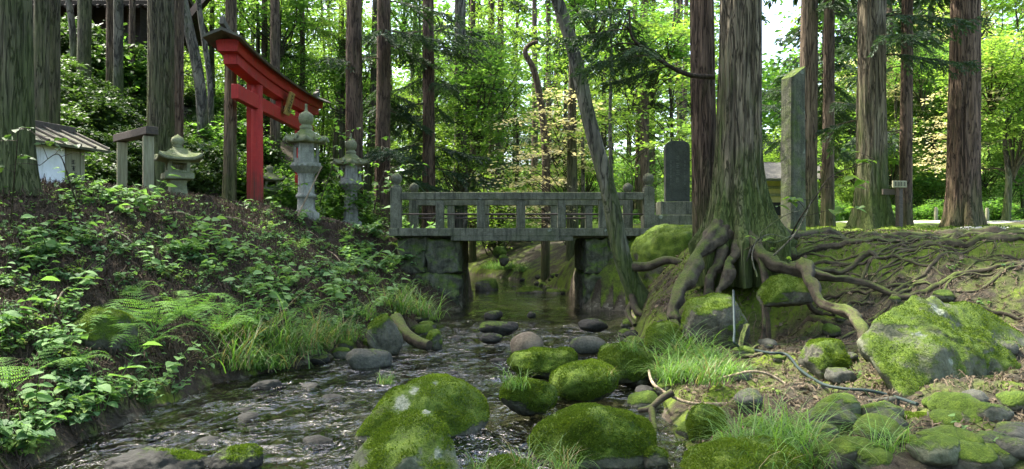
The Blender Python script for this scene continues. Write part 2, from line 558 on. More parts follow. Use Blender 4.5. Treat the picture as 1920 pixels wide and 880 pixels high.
def ground_mat():
    t = NT('ground')
    p = t.pos()
    n1 = t.noise(p, 2.2, 6, 0.65)
    n2 = t.noise(p, 26.0, 5, 0.7)
    n3 = t.noise(p, 120.0, 3, 0.7)
    hh = t.math('ADD', t.math('MULTIPLY', n1, 0.4), t.math('ADD', t.math('MULTIPLY', n2, 0.4), t.math('MULTIPLY', n3, 0.2)))
    soil = t.ramp(hh, [(0.34, (0.016, 0.013, 0.009)), (0.52, (0.052, 0.041, 0.028)), (0.68, (0.13, 0.107, 0.074))])
    earth = t.ramp(hh, [(0.36, (0.018, 0.014, 0.010)), (0.5, (0.050, 0.043, 0.030)), (0.66, (0.14, 0.122, 0.085))])
    mossc = t.ramp(hh, [(0.36, (0.03, 0.052, 0.008)), (0.52, (0.085, 0.125, 0.014)), (0.68, (0.16, 0.205, 0.025))])
    grass = t.ramp(hh, [(0.36, (0.05, 0.09, 0.015)), (0.52, (0.12, 0.20, 0.03)), (0.68, (0.22, 0.30, 0.06))])
    grav = t.ramp(n3, [(0.3, (0.22, 0.21, 0.18)), (0.7, (0.48, 0.46, 0.41))])
    vo = t.n('ShaderNodeTexVoronoi', {'Vector': p, 'Scale': 16.0})
    peb = t.mix(t.mapr(n2, 0.3, 0.7), t.ramp(vo.outputs['Color'], [(0.1, (0.04, 0.034, 0.022)), (0.6, (0.12, 0.10, 0.068)), (0.9, (0.26, 0.23, 0.17))]), (0.07, 0.06, 0.042))
    def zone(a, w=0.5):
        return t.mapr(t.math('ADD', t.attr(a), t.math('MULTIPLY', t.math('SUBTRACT', n1, 0.5), w * 2.6)), 0.38, 0.62)
    c = t.mix(zone('earth'), soil, earth)
    c = t.mix(zone('moss'), c, mossc)
    c = t.mix(zone('grassy'), c, grass)
    c = t.mix(zone('path', 0.15), c, grav)
    c = t.mix(zone('bed', 0.1), c, peb)
    return t.done(t.pbr(c, 0.92, t.bump(hh, 0.9, 0.05), 0.15))


M['ground'] = ground_mat()


def water_mat():
    t = NT('water')
    p = t.pos((1, 1, 1))
    sy = t.n('ShaderNodeSeparateXYZ', {0: t.n('ShaderNodeNewGeometry').outputs['Position']}).outputs[1]
    calm = t.mapr(sy, 12.0, 14.0)                       # still pool under the bridge, riffle below it
    amp = t.mapr(calm, 0.0, 1.0, 1.0, 0.22)
    a = t.noise(t.pos((4.2, 3.0, 4)), 1.0, 2, 0.45, 1.6)
    b = t.noise(t.pos((15, 9, 15)), 1.0, 1, 0.5, 1.4)
    c = t.noise(t.pos((2.2, 1.2, 2)), 1.0, 2, 0.5)
    patch = t.mapr(c, 0.38, 0.62, 0.25, 1.0)
    h = t.math('ADD', t.math('MULTIPLY', a, 0.72), t.math('MULTIPLY', b, 0.28))
    h = t.math('MULTIPLY', t.math('MULTIPLY', h, amp), patch)
    nm = t.bump(h, 1.0, 0.17)
    fr = t.n('ShaderNodeFresnel', {'IOR': 1.6, 'Normal': nm})
    gl = t.n('ShaderNodeBsdfGlossy', {'Color': (1, 1, 1), 'Roughness': 0.03, 'Normal': nm})
    tr = t.n('ShaderNodeBsdfTransparent', {'Color': (0.50, 0.55, 0.44)})
    mx = t.n('ShaderNodeMixShader', {0: fr.outputs[0], 1: tr.outputs[0], 2: gl.outputs[0]})
    return t.done(mx.outputs[0])


M['water'] = water_mat()

# ------------------------------------------------------------------ terrain
XL = np.array([(-30, -2.6), (0, -2.7), (4.4, -2.8), (6.4, -2.8), (7.4, -2.65), (8.3, -2.3), (9.6, -1.75), (11.6, -1.3), (14.6, -1.35), (15, -0.97), (18, -0.97),
               (20, -1.1), (23, -1.5), (27, -2.4), (32, -5.0), (40, -14), (60, -40), (400, -300)])
XR = np.array([(-30, 0.6), (0, 0.8), (4.66, 1.0), (7.9, 1.35), (9.5, 1.55), (11.6, 1.72), (13.0, 2.0), (14.6, 2.1), (15, 1.38), (18, 1.38), (20, 1.15),
               (24, 0.55), (27, -0.4), (32, -3.2), (40, -12.4), (60, -38), (400, -298)])


def xl(y): return np.interp(y, XL[:, 0], XL[:, 1])
def xr(y): return np.interp(y, XR[:, 0], XR[:, 1])


def plateau_r(y):
    return np.interp(y, [9, 10.5, 13, 17, 25, 45, 400], [1.34, 1.36, 1.46, 1.60, 1.86, 2.2, 4.0])


def terrain(x, y, detail=True):
    x = np.asarray(x, float); y = np.asarray(y, float)
    x, y = np.broadcast_arrays(x, y)
    a, b = xl(y), xr(y)
    wob = 0.10 * perlin(np.stack([x * 0.0, y * 1.3, x * 0 + 3.3], -1))
    dl = a - x + wob
    dr = x - b + wob
    # left bank and plateau
    zl = np.interp(dl, [-0.6, 0, 0.12, 0.45, 1.2, 3.0, 3.6, 5.5, 14, 300], [-0.2, -0.03, 0.12, 0.34, 0.80, 1.72, 1.93, 2.06, 2.3, 3.0])
    far = sm(19, 23, y)
    zfar = np.interp(dl, [-0.6, 0, 0.3, 2.2, 6, 300], [-0.2, -0.03, 0.25, 1.15, 1.75, 2.4])
    zl = zl * (1 - far) + zfar * far
    zb = np.interp(dl, [-0.05, 0.0, 0.3, 1.6, 3.2, 6, 300], [-0.2, 0.6, 1.28, 1.42, 1.78, 2.05, 2.6])
    wb = sm(15.1, 15.5, y) * (1 - sm(17.9, 18.6, y))
    zl = zl * (1 - wb) + zb * wb
    s = -0.95 * x + 0.30 * y - 11.6
    hill = 0.80 * np.where(s > 1.2, s - 0.6, np.where(s > 0, s * s / 2.4, 0))
    hill = 9.0 * (1 - np.exp(-hill / 9.0))
    zl = zl + hill * sm(0, 2, dl)
    # right bank
    base = np.interp(dr, [-0.6, 0, 0.15, 0.6, 2.0, 3.2, 300], [-0.2, -0.04, 0.10, 0.20, 0.30, 0.42, 0.5])
    base = base + 0.30 * sm(0, 0.3, dr) * sm(9, 10.5, y)
    ys = np.interp(x, [1.5, 2.0, 3.0, 4.5, 6, 8, 12], [9.4, 9.2, 8.5, 7.0, 6.0, 5.0, 3.5])
    e = sm(-0.1, 1.25, dr)
    k = sm(0, 1, (y - ys) / 2.5) * e
    top = plateau_r(np.maximum(y, 9))
    zr = base * (1 - k) + top * k
    zfr = np.interp(dr, [-0.6, 0, 0.3, 2.0, 5], [-0.2, -0.03, 0.3, 1.1, 1.5])
    zr2 = np.where(dr < 5, zfr, 1.5)
    zr2 = np.maximum(zr2 * 1.0, 0) + (top - 1.5) * sm(2, 5, dr)
    zr2 = np.where(dr < 0, zfr, zr2)
    zr = zr * (1 - far) + zr2 * far
    zbr = np.interp(dr, [-0.05, 0.0, 0.3, 1.2, 300], [-0.2, 0.5, 1.27, 1.40, 1.5])
    zr = zr * (1 - wb) + zbr * wb
    hr = np.maximum(0, (x * 0.75 + y * 0.66) - 37.0)
    zr = zr + 12.0 * (1 - np.exp(-hr * 0.42 / 12.0)) * sm(0, 3, dr)
    z = np.where(x < (a + b) / 2, zl, zr)
    if detail:
        p = np.stack([x, y, 0 * x], -1)
        near = np.clip((np.minimum(np.abs(dl), np.abs(dr))) / 0.4, 0, 1)
        onb = np.where((dl > 0) | (dr > 0), 1.0, 0.0)
        n = 0.13 * fbm(p * 0.9, 3) + 0.06 * fbm(p * 3.5 + 9, 3) + 0.02 * fbm(p * 14 + 5, 2)
        amp = onb * (0.35 + 0.65 * near) * np.where(y > 25, 0.7, 1.0) * (1 - 0.8 * wb)
        rb_ = np.where(dr > 0, 1.0, 0) * (1 - sm(10.5, 12, y))
        n = n + rb_ * (0.10 * fbm(p * 2.2 + 3, 3) - 0.09 * np.abs(perlin(p * 2.7 + 8)) + 0.035 * fbm(p * 9, 3))
        n = n + np.where((dl > .2) & (y < 15), 1.0, 0) * (0.07 * fbm(p * 2.6 + 13, 3) - .06 * np.abs(perlin(p * 3.1 + 6)))
        z = z - 0.32 * np.exp(-((x - 2.75) / .55) ** 2 - ((y - 9.15) / .4) ** 2)
        z = z + n * amp + (1 - onb) * 0.045 * fbm(p * 6, 3)
    return z


def hit(px, py, y0=3.5, y1=70.0):
    """where the view ray through a photo pixel meets the terrain"""
    Y = np.concatenate([np.arange(y0, 20, 0.02), np.arange(20, y1, 0.1)])
    x = (px - 960) * Y / F
    z = EYE + (HZ - py) * Y / F
    g = np.maximum(terrain(x, Y), -5)
    i = np.argmax(z < g)
    if not (z < g).any():
        i = len(Y) - 1
    return np.array((x[i], Y[i], g[i]))


def gz(x, y): return float(terrain(np.array([x]), np.array([y]))[0])


def grid_axis(lo, hi, step):
    out = [lo]
    while out[-1] < hi:
        out.append(out[-1] + step(out[-1]))
    return np.array(out)


gx = grid_axis(-320, 320, lambda x: max(0.055, 0.055 + 0.07 * max(0, abs(x) - 6.5)))
gy = grid_axis(-25, 420, lambda y: max(0.06, 0.06 + 0.009 * max(0, y - 9) + 0.08 * max(0, 3.5 - y) + 0.05 * max(0, y - 30)))
GX, GY = np.meshgrid(gx, gy)
GZ = terrain(GX, GY)
mb = MB()
nx, ny = len(gx), len(gy)
ii = (np.arange(ny - 1)[:, None] * nx + np.arange(nx - 1)[None]).ravel()
mb.add(np.stack([GX, GY, GZ], -1).reshape(-1, 3), np.stack([ii, ii + 1, ii + nx + 1, ii + nx], -1))
ground = mb.build('ground', M['ground'], smooth=True)
tag(ground, None, None, kind='structure')
A, B = xl(GY), xr(GY)
DL, DR = A - GX, GX - B
pn = fbm(np.stack([GX * 0.7, GY * 0.7, GX * 0 + 40], -1), 3)
zone = {}
zone['bed'] = ((DL < 0.02) & (DR < 0.02)).astype(float)
plr = sm(9.0, 10.5, GY + 0.45 * (GX - 3)) * sm(0.4, 1.2, DR) * (1 - sm(17.5, 19, GY))
zone['moss'] = np.clip(plr * 0.85 + np.where(DR > 0, 0.42 + 0.12 * sm(0.8, 0, DR), 0) + np.where(DL > 0, 0.42 * sm(0.9, 0.0, DL), 0), 0, 1)
zone['earth'] = np.clip(np.where(DR > 0, 0.75, 0) * (1 - sm(10, 12, GY)) * sm(0.3, 1.0, DR) + sm(19, 21, GY) * np.where(DR > 0, 0.8, 0.5), 0, 1)
zone['grassy'] = np.clip(sm(18, 21, GY) * sm(1.8, 4, DR) * 0.95 + sm(28, 36, GY) * 0.7, 0, 1)
pathc = 21.5 + 0.25 * np.sin(GX * 0.4)
zone['path'] = np.where(DR > 3, 1.0, 0) * sm(1.6, 1.1, np.abs(GY - pathc)) + np.where(DR > 5, 1.0, 0) * sm(1.3, 0.9, np.abs(GY - 13.6 - 0.5 * (GX - 9))) * sm(7.0, 8.2, GX)
for k, a in zone.items():
    at = ground.data.attributes.new(k, 'FLOAT', 'POINT')
    at.data.foreach_set('value', a.ravel().astype(np.float32))

# water: one rippled sheet inside the banks
wy = grid_axis(-22, 60, lambda y: max(0.05, 0.05 + 0.01 * max(0, y - 10) + 0.05 * max(0, 3.5 - y)))
ws = np.linspace(0, 1, 90)
L_, R_ = xl(wy) - 0.5, xr(wy) + 0.5
WX = L_[:, None] + (R_ - L_)[:, None] * ws[None]
WY = np.repeat(wy[:, None], 90, 1)
pp = np.stack([WX * 1.8, WY * 1.0, 0 * WX], -1)
WZ = (0.020 * fbm(pp * 1.6, 2) + 0.012 * fbm(pp * 4.0, 2)) * (1 - 0.8 * sm(12.0, 14.0, WY))
mb = MB()
ii = (np.arange(len(wy) - 1)[:, None] * 90 + np.arange(89)[None]).ravel()
mb.add(np.stack([WX, WY, WZ], -1).reshape(-1, 3), np.stack([ii, ii + 1, ii + 91, ii + 90], -1))
tag(mb.build('stream_water', M['water'], smooth=True), None, None, kind='structure')

# ------------------------------------------------------------------ leaf templates
RH_V = np.array([[0, 0, 0], [0.45, 0.36, 0.05], [1, 0, -0.06], [0.45, -0.36, 0.05]])
RH_F = np.array([[0, 3, 2, 1]])
ST_V = np.array([[0, 0, 0], [0.5, 0.11, 0], [1, 0, -0.1], [0.5, -0.11, 0]])
_t = np.array([0.0, 0.22, 0.5, 0.78, 1.0])
_w = np.array([0.03, 0.34, 0.36, 0.20, 0.0])
_mid = np.stack([_t, 0 * _t, -0.18 * _t ** 2], -1)
_l = _mid + np.stack([0 * _t, _w, 0.10 * _w / 0.36], -1)
_r = _mid + np.stack([0 * _t, -_w, 0.10 * _w / 0.36], -1)
LF_V = np.vstack([_mid, _l, _r])
LF_F = np.array([[i, i + 1, 5 + i + 1, 5 + i] for i in range(4)] + [[i + 1, i, 10 + i, 10 + i + 1] for i in range(4)])


def rand_frames(N, size, tilt, r, yaw=None):
    yaw = r.uniform(0, 2 * PI, N) if yaw is None else yaw
    d = np.stack([np.cos(yaw), np.sin(yaw), r.normal(-0.15, 0.3, N)], -1)
    nrm = np.stack([r.normal(0, tilt, N), r.normal(0, tilt, N), np.ones(N)], -1)
    return frames(d, nrm, size)


def leafy_crown(seed, rx, ry, rz, nclump, per, leaf, disc=0.45, limbs=14, hollow=0.35, bottom=-0.55):
    """leaves in flattened sprays through an ellipsoid about the origin, limbs from below"""
    r = np.random.default_rng(seed)
    c = r.normal(size=(nclump * 3, 3))
    c /= np.linalg.norm(c, axis=1)[:, None]
    c *= (hollow + (1 - hollow) * r.random(len(c)) ** 0.6)[:, None]
    c = c[c[:, 2] > bottom][:nclump]
    lump = 0.75 + 0.5 * perlin(c * 1.7 + seed * 3.1)
    c = c * lump[:, None] * np.array((rx, ry, rz))
    n = len(c)
    k = n * per
    ci = np.repeat(np.arange(n), per)
    sz = r.uniform(0.6, 1.25, n) * disc
    off = r.normal(size=(k, 3)) * np.array((0.55, 0.55, 0.14)) * sz[ci][:, None]
    T = c[ci] + off
    T[:, 2] -= 0.25 * (off[:, 0] ** 2 + off[:, 1] ** 2) / disc
    Mx = rand_frames(k, leaf * r.uniform(0.7, 1.3, k), 0.35, r)
    tone = np.clip(0.5 + 0.22 * r.normal(size=n)[ci] + 0.15 * r.normal(size=k), 0, 1)
    mb = MB()
    mb.scatter(RH_V, RH_F, Mx, T, tone)
    for i in r.choice(n, min(limbs, n), replace=False):
        e = c[i]
        s = np.array((0, 0, -rz * 0.9))
        mid = s * 0.45 + e * 0.55 + r.normal(size=3) * 0.12 * rx
        mid[2] = min(mid[2], e[2] + 0.1) * 1.0
        pth = smooth_path([s, s * 0.7 + mid * 0.3 + np.array((0, 0, .1 * rz)), mid, e], 9)
        mb.tube(pth, np.linspace(0.035, 0.008, 9) * max(rx, 1) * 0.6, 5, mi=1, caps=False)
    return mb


def conifer_branch_arrays(L, r, strand=0.13, wid=1.0, step=0.05, nb=22):
    """one drooping cedar branch along +x: returns frames, origins and the stem path"""
    t = np.linspace(0, 1, 12)
    path = np.stack([L * t * (1 - 0.08 * t), 0.10 * L * np.sin(t * 3 + r.uniform(0, 6)) * t, -0.30 * L * t ** 1.6 + 0.16 * L * t ** 4], -1)
    D, N, T = [], [], []
    for b in range(nb):
        u = 0.12 + 0.88 * b / (nb - 1)
        o = np.array([np.interp(u, t, path[:, k]) for k in range(3)])
        s = 1 if b % 2 else -1
        bl = L * 0.36 * (1 - 0.55 * u) * r.uniform(0.7, 1.2)
        ang = s * r.uniform(0.6, 1.1)
        dr = np.array((math.cos(ang), math.sin(ang), r.uniform(-0.35, 0.0)))
        m = max(3, int(bl / step))
        w = np.linspace(0.1, 1, m)
        q = o + dr * (bl * w)[:, None]
        q[:, 2] -= 0.45 * bl * w ** 2
        for sd in (-1, 1, 0):
            d = dr + sd * 0.75 * np.array((-dr[1], dr[0], 0)) + r.normal(size=(m, 3)) * 0.25
            d[:, 2] -= 0.25
            D.append(d); N.append(np.array((0, 0, 1.0)) + r.normal(size=(m, 3)) * 0.5); T.append(q)
    D, N, T = np.concatenate(D), np.concatenate(N), np.concatenate(T)
    return frames(D, N, strand * r.uniform(0.7, 1.3, len(T))) * np.array((1.0, wid, 1.0)), T, path


def conifer_branch_mb(seed, L=2.0):
    r = np.random.default_rng(seed)
    mb = MB()
    Fm, T, path = conifer_branch_arrays(L, r, 0.14, 1.2, 0.045, 26)
    mb.scatter(ST_V, RH_F, Fm, T, np.clip(0.45 + 0.2 * r.normal(size=len(T)), 0, 1))
    mb.tube(path, np.linspace(0.022, 0.005, 12), 5, mi=1, caps=False)
    return mb


def conifer_crown_mb(seed, H=9.0, R=2.2, nbr=70):
    """open cedar crown from z=0 up to H"""
    r = np.random.default_rng(seed)
    mb = MB()
    for i in range(nbr):
        h = H * (i + r.random()) / nbr
        u = h / H
        L = R * (0.5 + 0.5 * math.sin(min(1, u * 3) * PI / 2)) * (1 - u) ** 0.7 * r.uniform(0.6, 1.15) + 0.25
        Fm, T, path = conifer_branch_arrays(L, r, 0.24, 1.7, 0.13, 13)
        a = r.uniform(0, 2 * PI)
        R3 = np.array(Matrix.Rotation(a, 3, 'Z') @ Matrix.Rotation(r.uniform(-0.1, 0.45), 3, 'Y').inverted())
        Fm = np.einsum('ij,njk->nik', R3, Fm)
        mb.scatter(ST_V, RH_F, Fm, T @ R3.T + np.array((0, 0, h)), np.clip(0.45 + 0.2 * r.normal() + 0.15 * r.normal(size=len(T)), 0, 1))
        mb.tube(path @ R3.T + np.array((0, 0, h)), np.linspace(0.03, 0.006, 12), 4, mi=1, caps=False)
    return mb


CROWN_C = [conifer_crown_mb(100 + i, 9.0, 2.3, 62).mesh('conifer_crown', [M['needle'], M['twig']]) for i in range(3)]
BRANCH_C = [conifer_branch_mb(120 + i, 2.0).mesh('conifer_branch', [M['needle'], M['twig']]) for i in range(3)]
CROWN_B = {}
for key, mk in (('maple', 'leaf_maple'), ('yellow', 'leaf_yellow')):
    CROWN_B[key] = [leafy_crown(200 + i + hash_, 2.1, 2.1, 2.3, 150, 32, 0.115, 0.5).mesh('broadleaf_crown', [M[mk], M['twig']])
                    for i, hash_ in ((0, len(key)), (1, len(key) * 7))]


def spray_crown(seed, n, R, H, leaf, per):
    """maple sprays: thin fans of leaves held level at many heights on arching limbs"""
    r = np.random.default_rng(seed)
    mb = MB()
    D, T, tn = [], [], []
    for i in range(n):
        h = H * (i + r.random()) / n
        az = r.uniform(0, 2 * PI)
        q = R * r.uniform(.25, 1.0) * (1.0 - .45 * h / H)
        e = np.array((q * math.cos(az), q * math.sin(az), h))
        s0 = np.array((0, 0, max(-.6, h - .5 * q - .3)))
        pth = smooth_path([s0, s0 * .45 + e * .55 + np.array((0, 0, .15)), e], 7)
        mb.tube(pth, np.linspace(.016, .005, 7), 4, mi=1, caps=False)
        a2 = az + r.normal(0, .5)
        k = int(per * r.uniform(.5, 1.3))
        u_, w_ = r.normal(0, .42, k), r.normal(0, .22, k)
        o = e + np.stack([u_ * math.cos(a2) - w_ * math.sin(a2), u_ * math.sin(a2) + w_ * math.cos(a2), r.normal(0, .035, k) - .22 * (u_ ** 2 + w_ ** 2) - .10 * u_], -1)
        T.append(o)
        tn.append(np.clip(.5 + .2 * r.normal() + .15 * r.normal(size=k), 0, 1))
    T = np.concatenate(T)
    mb.scatter(RH_V, RH_F, rand_frames(len(T), leaf * r.uniform(.6, 1.3, len(T)), .28, r), T, np.concatenate(tn))
    return mb


CROWN_B['pale'] = [spray_crown(270 + i, 26, 1.5, 3.6, .105, 75).mesh('maple_sprays', [M['leaf_sunwhite'], M['twig']]) for i in range(2)]
CROWN_B['layer'] = [spray_crown(280 + i, 30, 2.0, 4.5, .12, 80).mesh('maple_sprays', [M['leaf_yellow'], M['twig']]) for i in range(2)]
BUSH = [leafy_crown(240 + i, 0.75, 0.75, 0.6, 70, 26, 0.10, 0.28, 8, 0.2, -0.8).mesh('bush_leaves', [M['leaf_shrub'], M['twig']]) for i in range(3)]
BUSH_Y = [leafy_crown(260 + i, 0.75, 0.75, 0.6, 70, 26, 0.10, 0.28, 8, 0.2, -0.8).mesh('bush_leaves', [M['leaf_maple'], M['twig']]) for i in range(2)]


def link_part(name, me, parent, loc=(0, 0, 0), rz=0, scale=(1, 1, 1), ry=0):
    o = bpy.data.objects.new(name, me)
    C.objects.link(o)
    o.parent = parent
    o.location = loc
    o.rotation_euler = (0, ry, rz)
    o.scale = scale if isinstance(scale, tuple) else (scale,) * 3
    return o


# ------------------------------------------------------------------ trees
def trunk_ridges(seed, depth, flare, lobes, k=7.0, flh=0.35, dirs=None):
    def fn(pts, a):
        z = (pts[:, 2] - pts[0, 2])[:, None]
        ca, sa = np.cos(a)[None], np.sin(a)[None]
        q = np.stack([ca * k + 0 * z, sa * k + 0 * z, z * 0.55 + seed * 7.7 + 0 * ca], -1)
        rg = 1 - np.abs(perlin(q)) * 2
        q2 = np.stack([ca * 1.1 + 0 * z, sa * 1.1 + 0 * z, z * 0.35 + seed * 3.1 + 0 * ca], -1)
        big = perlin(q2)
        fl = flare * np.exp(-z / flh)
        lob = 0.5 + 0.5 * np.cos(a * lobes + seed)[None]
        if dirs is not None:
            e = np.minimum(np.exp(-(z - .62) / flh), 1.25)
            add = 0.30 * e
            for th, am, wd in dirs:
                dd = (a - th + PI) % (2 * PI) - PI
                wz = wd * (0.6 + 0.4 * np.clip(z / .8, 0, 1.6))
                add = add + am * e * np.exp(-(dd[None] / wz) ** 2)
            return 1 + depth * (rg - 0.5) * (1 + e) + 0.10 * big + add
        return 1 + depth * (rg - 0.5) + 0.10 * big + fl * (0.35 + 0.9 * lob ** 1.5)
    return fn


def tree_trunk(pts, r0, r1, mat, parent, seed, flare=0.5, lobes=5, nseg=40, depth=0.06, npts=60, name='trunk', flh=0.35, dirs=None):
    path = smooth_path(pts, npts)
    # finer steps near the base
    u = np.linspace(0, 1, npts) ** 1.6
    d = np.concatenate([[0], np.cumsum(np.linalg.norm(np.diff(path, axis=0), axis=1))])
    d /= d[-1]
    path = np.stack([np.interp(u, d, path[:, k]) for k in range(3)], -1)
    rad = r0 + (r1 - r0) * u
    mb = MB()
    mb.tube(path, rad, nseg, ridge=trunk_ridges(seed, depth * 1.5, flare, lobes, flh=flh, dirs=dirs))
    return mb.build(name, mat, parent, smooth=True)


BRMAT = {'g': 'bark_green', 'c': 'bark_cedar', 'r': 'bark_red', 'm': 'bark_mossy', 's': 'bark_grey'}
# (px at base, py base or None, Y, width px, lean dx at top, bark, crown height, crown scale, low branches [(height, n)], flare, label)
CEDARS = [
    (22, None, 8.8, 72, -.1, 'g', 7.5, .8, 0, .5, 'huge greenish cedar trunk at the far left edge, in front of the little tiled shrine'),
    (75, None, 13.6, 30, .1, 'g', 8.5, .9, 0, .3, 'slim cedar trunk rising straight behind the tiled shrine, nearer the edge of the photo'),
    (98, None, 14.2, 26, .0, 'g', 9, .9, 0, .3, 'slim cedar trunk behind the ridge end of the tiled shrine, touching its twin'),
    (301, None, 15.4, 50, -.05, 'g', 9, 1.1, 0, .35, 'thick cedar trunk directly behind the squat mossy stone lantern'),
    (331, None, 17.0, 25, .0, 'c', 9, .9, 0, .3, 'dark narrow cedar trunk pressed against the right side of a thick cedar'),
    (430, None, 16.2, 24, .1, 'c', 9, .8, 0, .3, 'thin dark cedar trunk standing just in front of the red torii lintel end'),
    (495, None, 27.0, 12, .0, 'c', 10, .9, 0, .2, 'thinnest trunk seen high behind the red torii, left of two'),
    (516, None, 25.0, 20, -.1, 'c', 10, .9, 0, .2, 'brown trunk in the woods directly behind the red torii lintel'),
    (663, None, 19.6, 34, .0, 'r', 8.5, 1.0, 0, .2, 'straight reddish brown cedar trunk right behind the slimmer pagoda lantern'),
    (716, None, 20.6, 30, .1, 'r', 6.5, 1.0, 16, .25, 'reddish cedar with needle sprays down its trunk, left of the bridge post'),
    (804, None, 22.0, 26, -.1, 'r', 5.5, 1.0, 28, .2, 'brown cedar behind the left bridge railing with dark drooping branches'),
    (862, None, 27.5, 28, .0, 's', 8.0, 1.0, 24, .2, 'pale grey cedar trunk behind the railing, half veiled by dark needles'),
    (886, None, 30.0, 13, .0, 'c', 9.0, .8, 0, .2, 'narrow trunk beside the pale grey cedar behind the railing'),
    (920, None, 31.0, 12, .1, 'c', 8.5, .7, 12, .2, 'thin dark trunk in the bright woods behind the second railing post'),
    (938, None, 34.0, 15, .0, 'c', 9.0, .7, 10, .2, 'slender trunk far behind the middle of the bridge railing'),
    (1002, None, 38.0, 13, .0, 'c', 11, .8, 3, .2, 'tall thin far trunk showing above the sun-paled maple'),
    (1028, None, 40.0, 13, .0, 'c', 11, .8, 0, .2, 'far thin trunk just left of the leaning curved tree top'),
    (1208, None, 27.0, 17, .0, 'c', 8.5, .8, 4, .2, 'dark trunk standing behind the right bridge post ball'),
    (1417, None, 21.0, 22, .05, 's', 8.5, .8, 8, .2, 'pale grey trunk peeping out right of the great rooted cedar'),
    (1513, None, 15.2, 36, .1, 'c', 7.5, .8, 7, .35, 'dark cedar trunk right behind the rough stone pillar'),
    (1551, None, 16.2, 23, .1, 'c', 5.2, .8, 12, .45, 'slim cedar with needled branches between the stone pillar and a thick cedar'),
    (1632, None, 14.6, 56, .05, 'm', 7.5, 1.0, 6, .75, 'thick mossy cedar with flared base beside the small signpost'),
    (1697, None, 18.2, 24, .1, 'r', 5.5, .9, 14, .45, 'reddish cedar with low needle sprays directly behind the small signpost'),
    (1806, None, 15.6, 56, .1, 'r', 8.5, 1.0, 0, .8, 'thick sunlit cedar with spreading root flare beyond the path edge at the right'),
]
ti = 0
for (px, py, Y, w, lean, bk, ch, cs, nlow, fl, label) in CEDARS:
    x = (px - 960) * Y / F
    z = gz(x, Y) - 0.05
    o = empty('cedar_tree', (x, Y, z))
    tag(o, label, 'tree')
    r = w * Y / F / 2
    Ht = 16.0 if Y < 20 else 18.0
    big = w > 40
    pts = [(x, Y, z), (x + lean * .3 + .02, Y, z + Ht * .33), (x + lean * .6, Y + .05, z + Ht * .66), (x + lean, Y, z + Ht)]
    tree_trunk(pts, r, r * 0.45, M[BRMAT[bk]], o, ti + 1.3, fl, 5 + ti % 3, 72 if big else 32, 0.07 if big else 0.05, 90 if big else 50)
    ch2 = ch if Y < 19 else max(ch, 11.0)
    cs2 = cs if Y < 19 else cs * .55
    link_part('crown', CROWN_C[ti % 3], o, (lean * .7, 0, ch2), ti * 1.3, (cs2, cs2, (Ht - ch2 + 1) / 9.0))
    rr = np.random.default_rng(ti + 50)
    for q in range(nlow):
        hz_ = rr.uniform(1.8, ch + 1.0)
        sc_ = rr.uniform(0.55, 1.0) * (0.9 + 0.2 * r)
        az = rr.uniform(0, 2 * PI)
        link_part('branch', BRANCH_C[q % 3], o, (math.cos(az) * r * .7 + lean * hz_ / Ht, math.sin(az) * r * .7, hz_), az, (sc_,) * 3)
    ti += 1

# hillside trunks above the shrine (leaning, pale)
HILLT = [(140, 92, 21.0, 13, -1.1, 's', 'thin leaning pole tree in front of the hillside hall'),
         (157, 118, 20.5, 27, .1, 'g', 'mossy trunk with a lit right side before the hillside hall wall'),
         (206, 130, 21.5, 14, .0, 'c', 'dark narrow trunk paired with a pale one on the hill'),
         (222, 150, 21.0, 19, .0, 's', 'pale smooth trunk on the leafy hillside above the wooden frame'),
         (247, 160, 22.5, 12, .05, 'c', 'dim slim trunk at the right end of the hillside hall eave'),
         (380, 235, 21.0, 22, -.9, 's', 'crooked pale trunk leaning left on the slope between cedar and torii'),
         (392, 240, 22.0, 12, -.5, 's', 'thinner crooked stem forking beside the leaning pale trunk')]
for i, (px, py, Y, w, lean, bk, label) in enumerate(HILLT):
    x = (px - 960) * Y / F
    z = gz(x, Y) - 0.1
    o = tag(empty('hillside_tree', (x, Y, z)), label, 'tree')
    r = w * Y / F / 2
    Hh = 11.0
    tree_trunk([(x, Y, z), (x + lean * .25 + (.15 if lean < -.4 else 0), Y, z + 2.2), (x + lean * .7, Y, z + 5), (x + lean * 1.6, Y, z + Hh)], r, r * .5, M[BRMAT[bk]], o, 40 + i, .3, 4, 28, .04, 40)
    link_part('crown', CROWN_B['maple'][i % 2], o, (lean * 1.3, 0, 9.0), i, 1.0)

# --- the great twin cedar with exposed roots
TX, TY = (1385 - 960) * 10.0 / F, 10.0
root_tree = tag(empty('rooted_cedar', (TX, TY, 1.0)), 'great twin-trunked cedar gripping the right bank with bare exposed roots', 'tree')
tree_trunk([(TX, TY, 0.75), (TX - .02, TY, 1.9), (TX + .02, TY, 5.0), (TX + .05, TY, 15.0)], 0.265, 0.16, M['bark_mossy'], root_tree, 61.2, 0.62, 6, 140, 0.085, 180, flh=0.38, dirs=[(math.radians(q), am, wd) for q, am, wd in ((222, 1.0, .34), (262, .75, .26), (312, 1.05, .30), (350, 1.1, .30), (25, .8, .3), (180, .7, .3), (100, .6, .4), (288, .45, .16), (332, .5, .16))])
TX2, TY2 = (1322 - 960) * 10.7 / F, 10.7
tree_trunk([(TX2 + .1, TY2, 0.8), (TX2, TY2, 2.2), (TX2 - .04, TY2, 5.0), (TX2 - .1, TY2, 14.0)], 0.17, 0.11, M['bark_red'], root_tree, 66.2, 0.7, 5, 72, 0.08, 110, flh=0.5)
link_part('crown', CROWN_C[0], root_tree, (0.9, 0.3, 5.6), 0.4, (1.25, 1.25, 1.05))


def root_path(pts, sink=0.0, n=30):
    return smooth_path([P(*p) for p in pts], n)


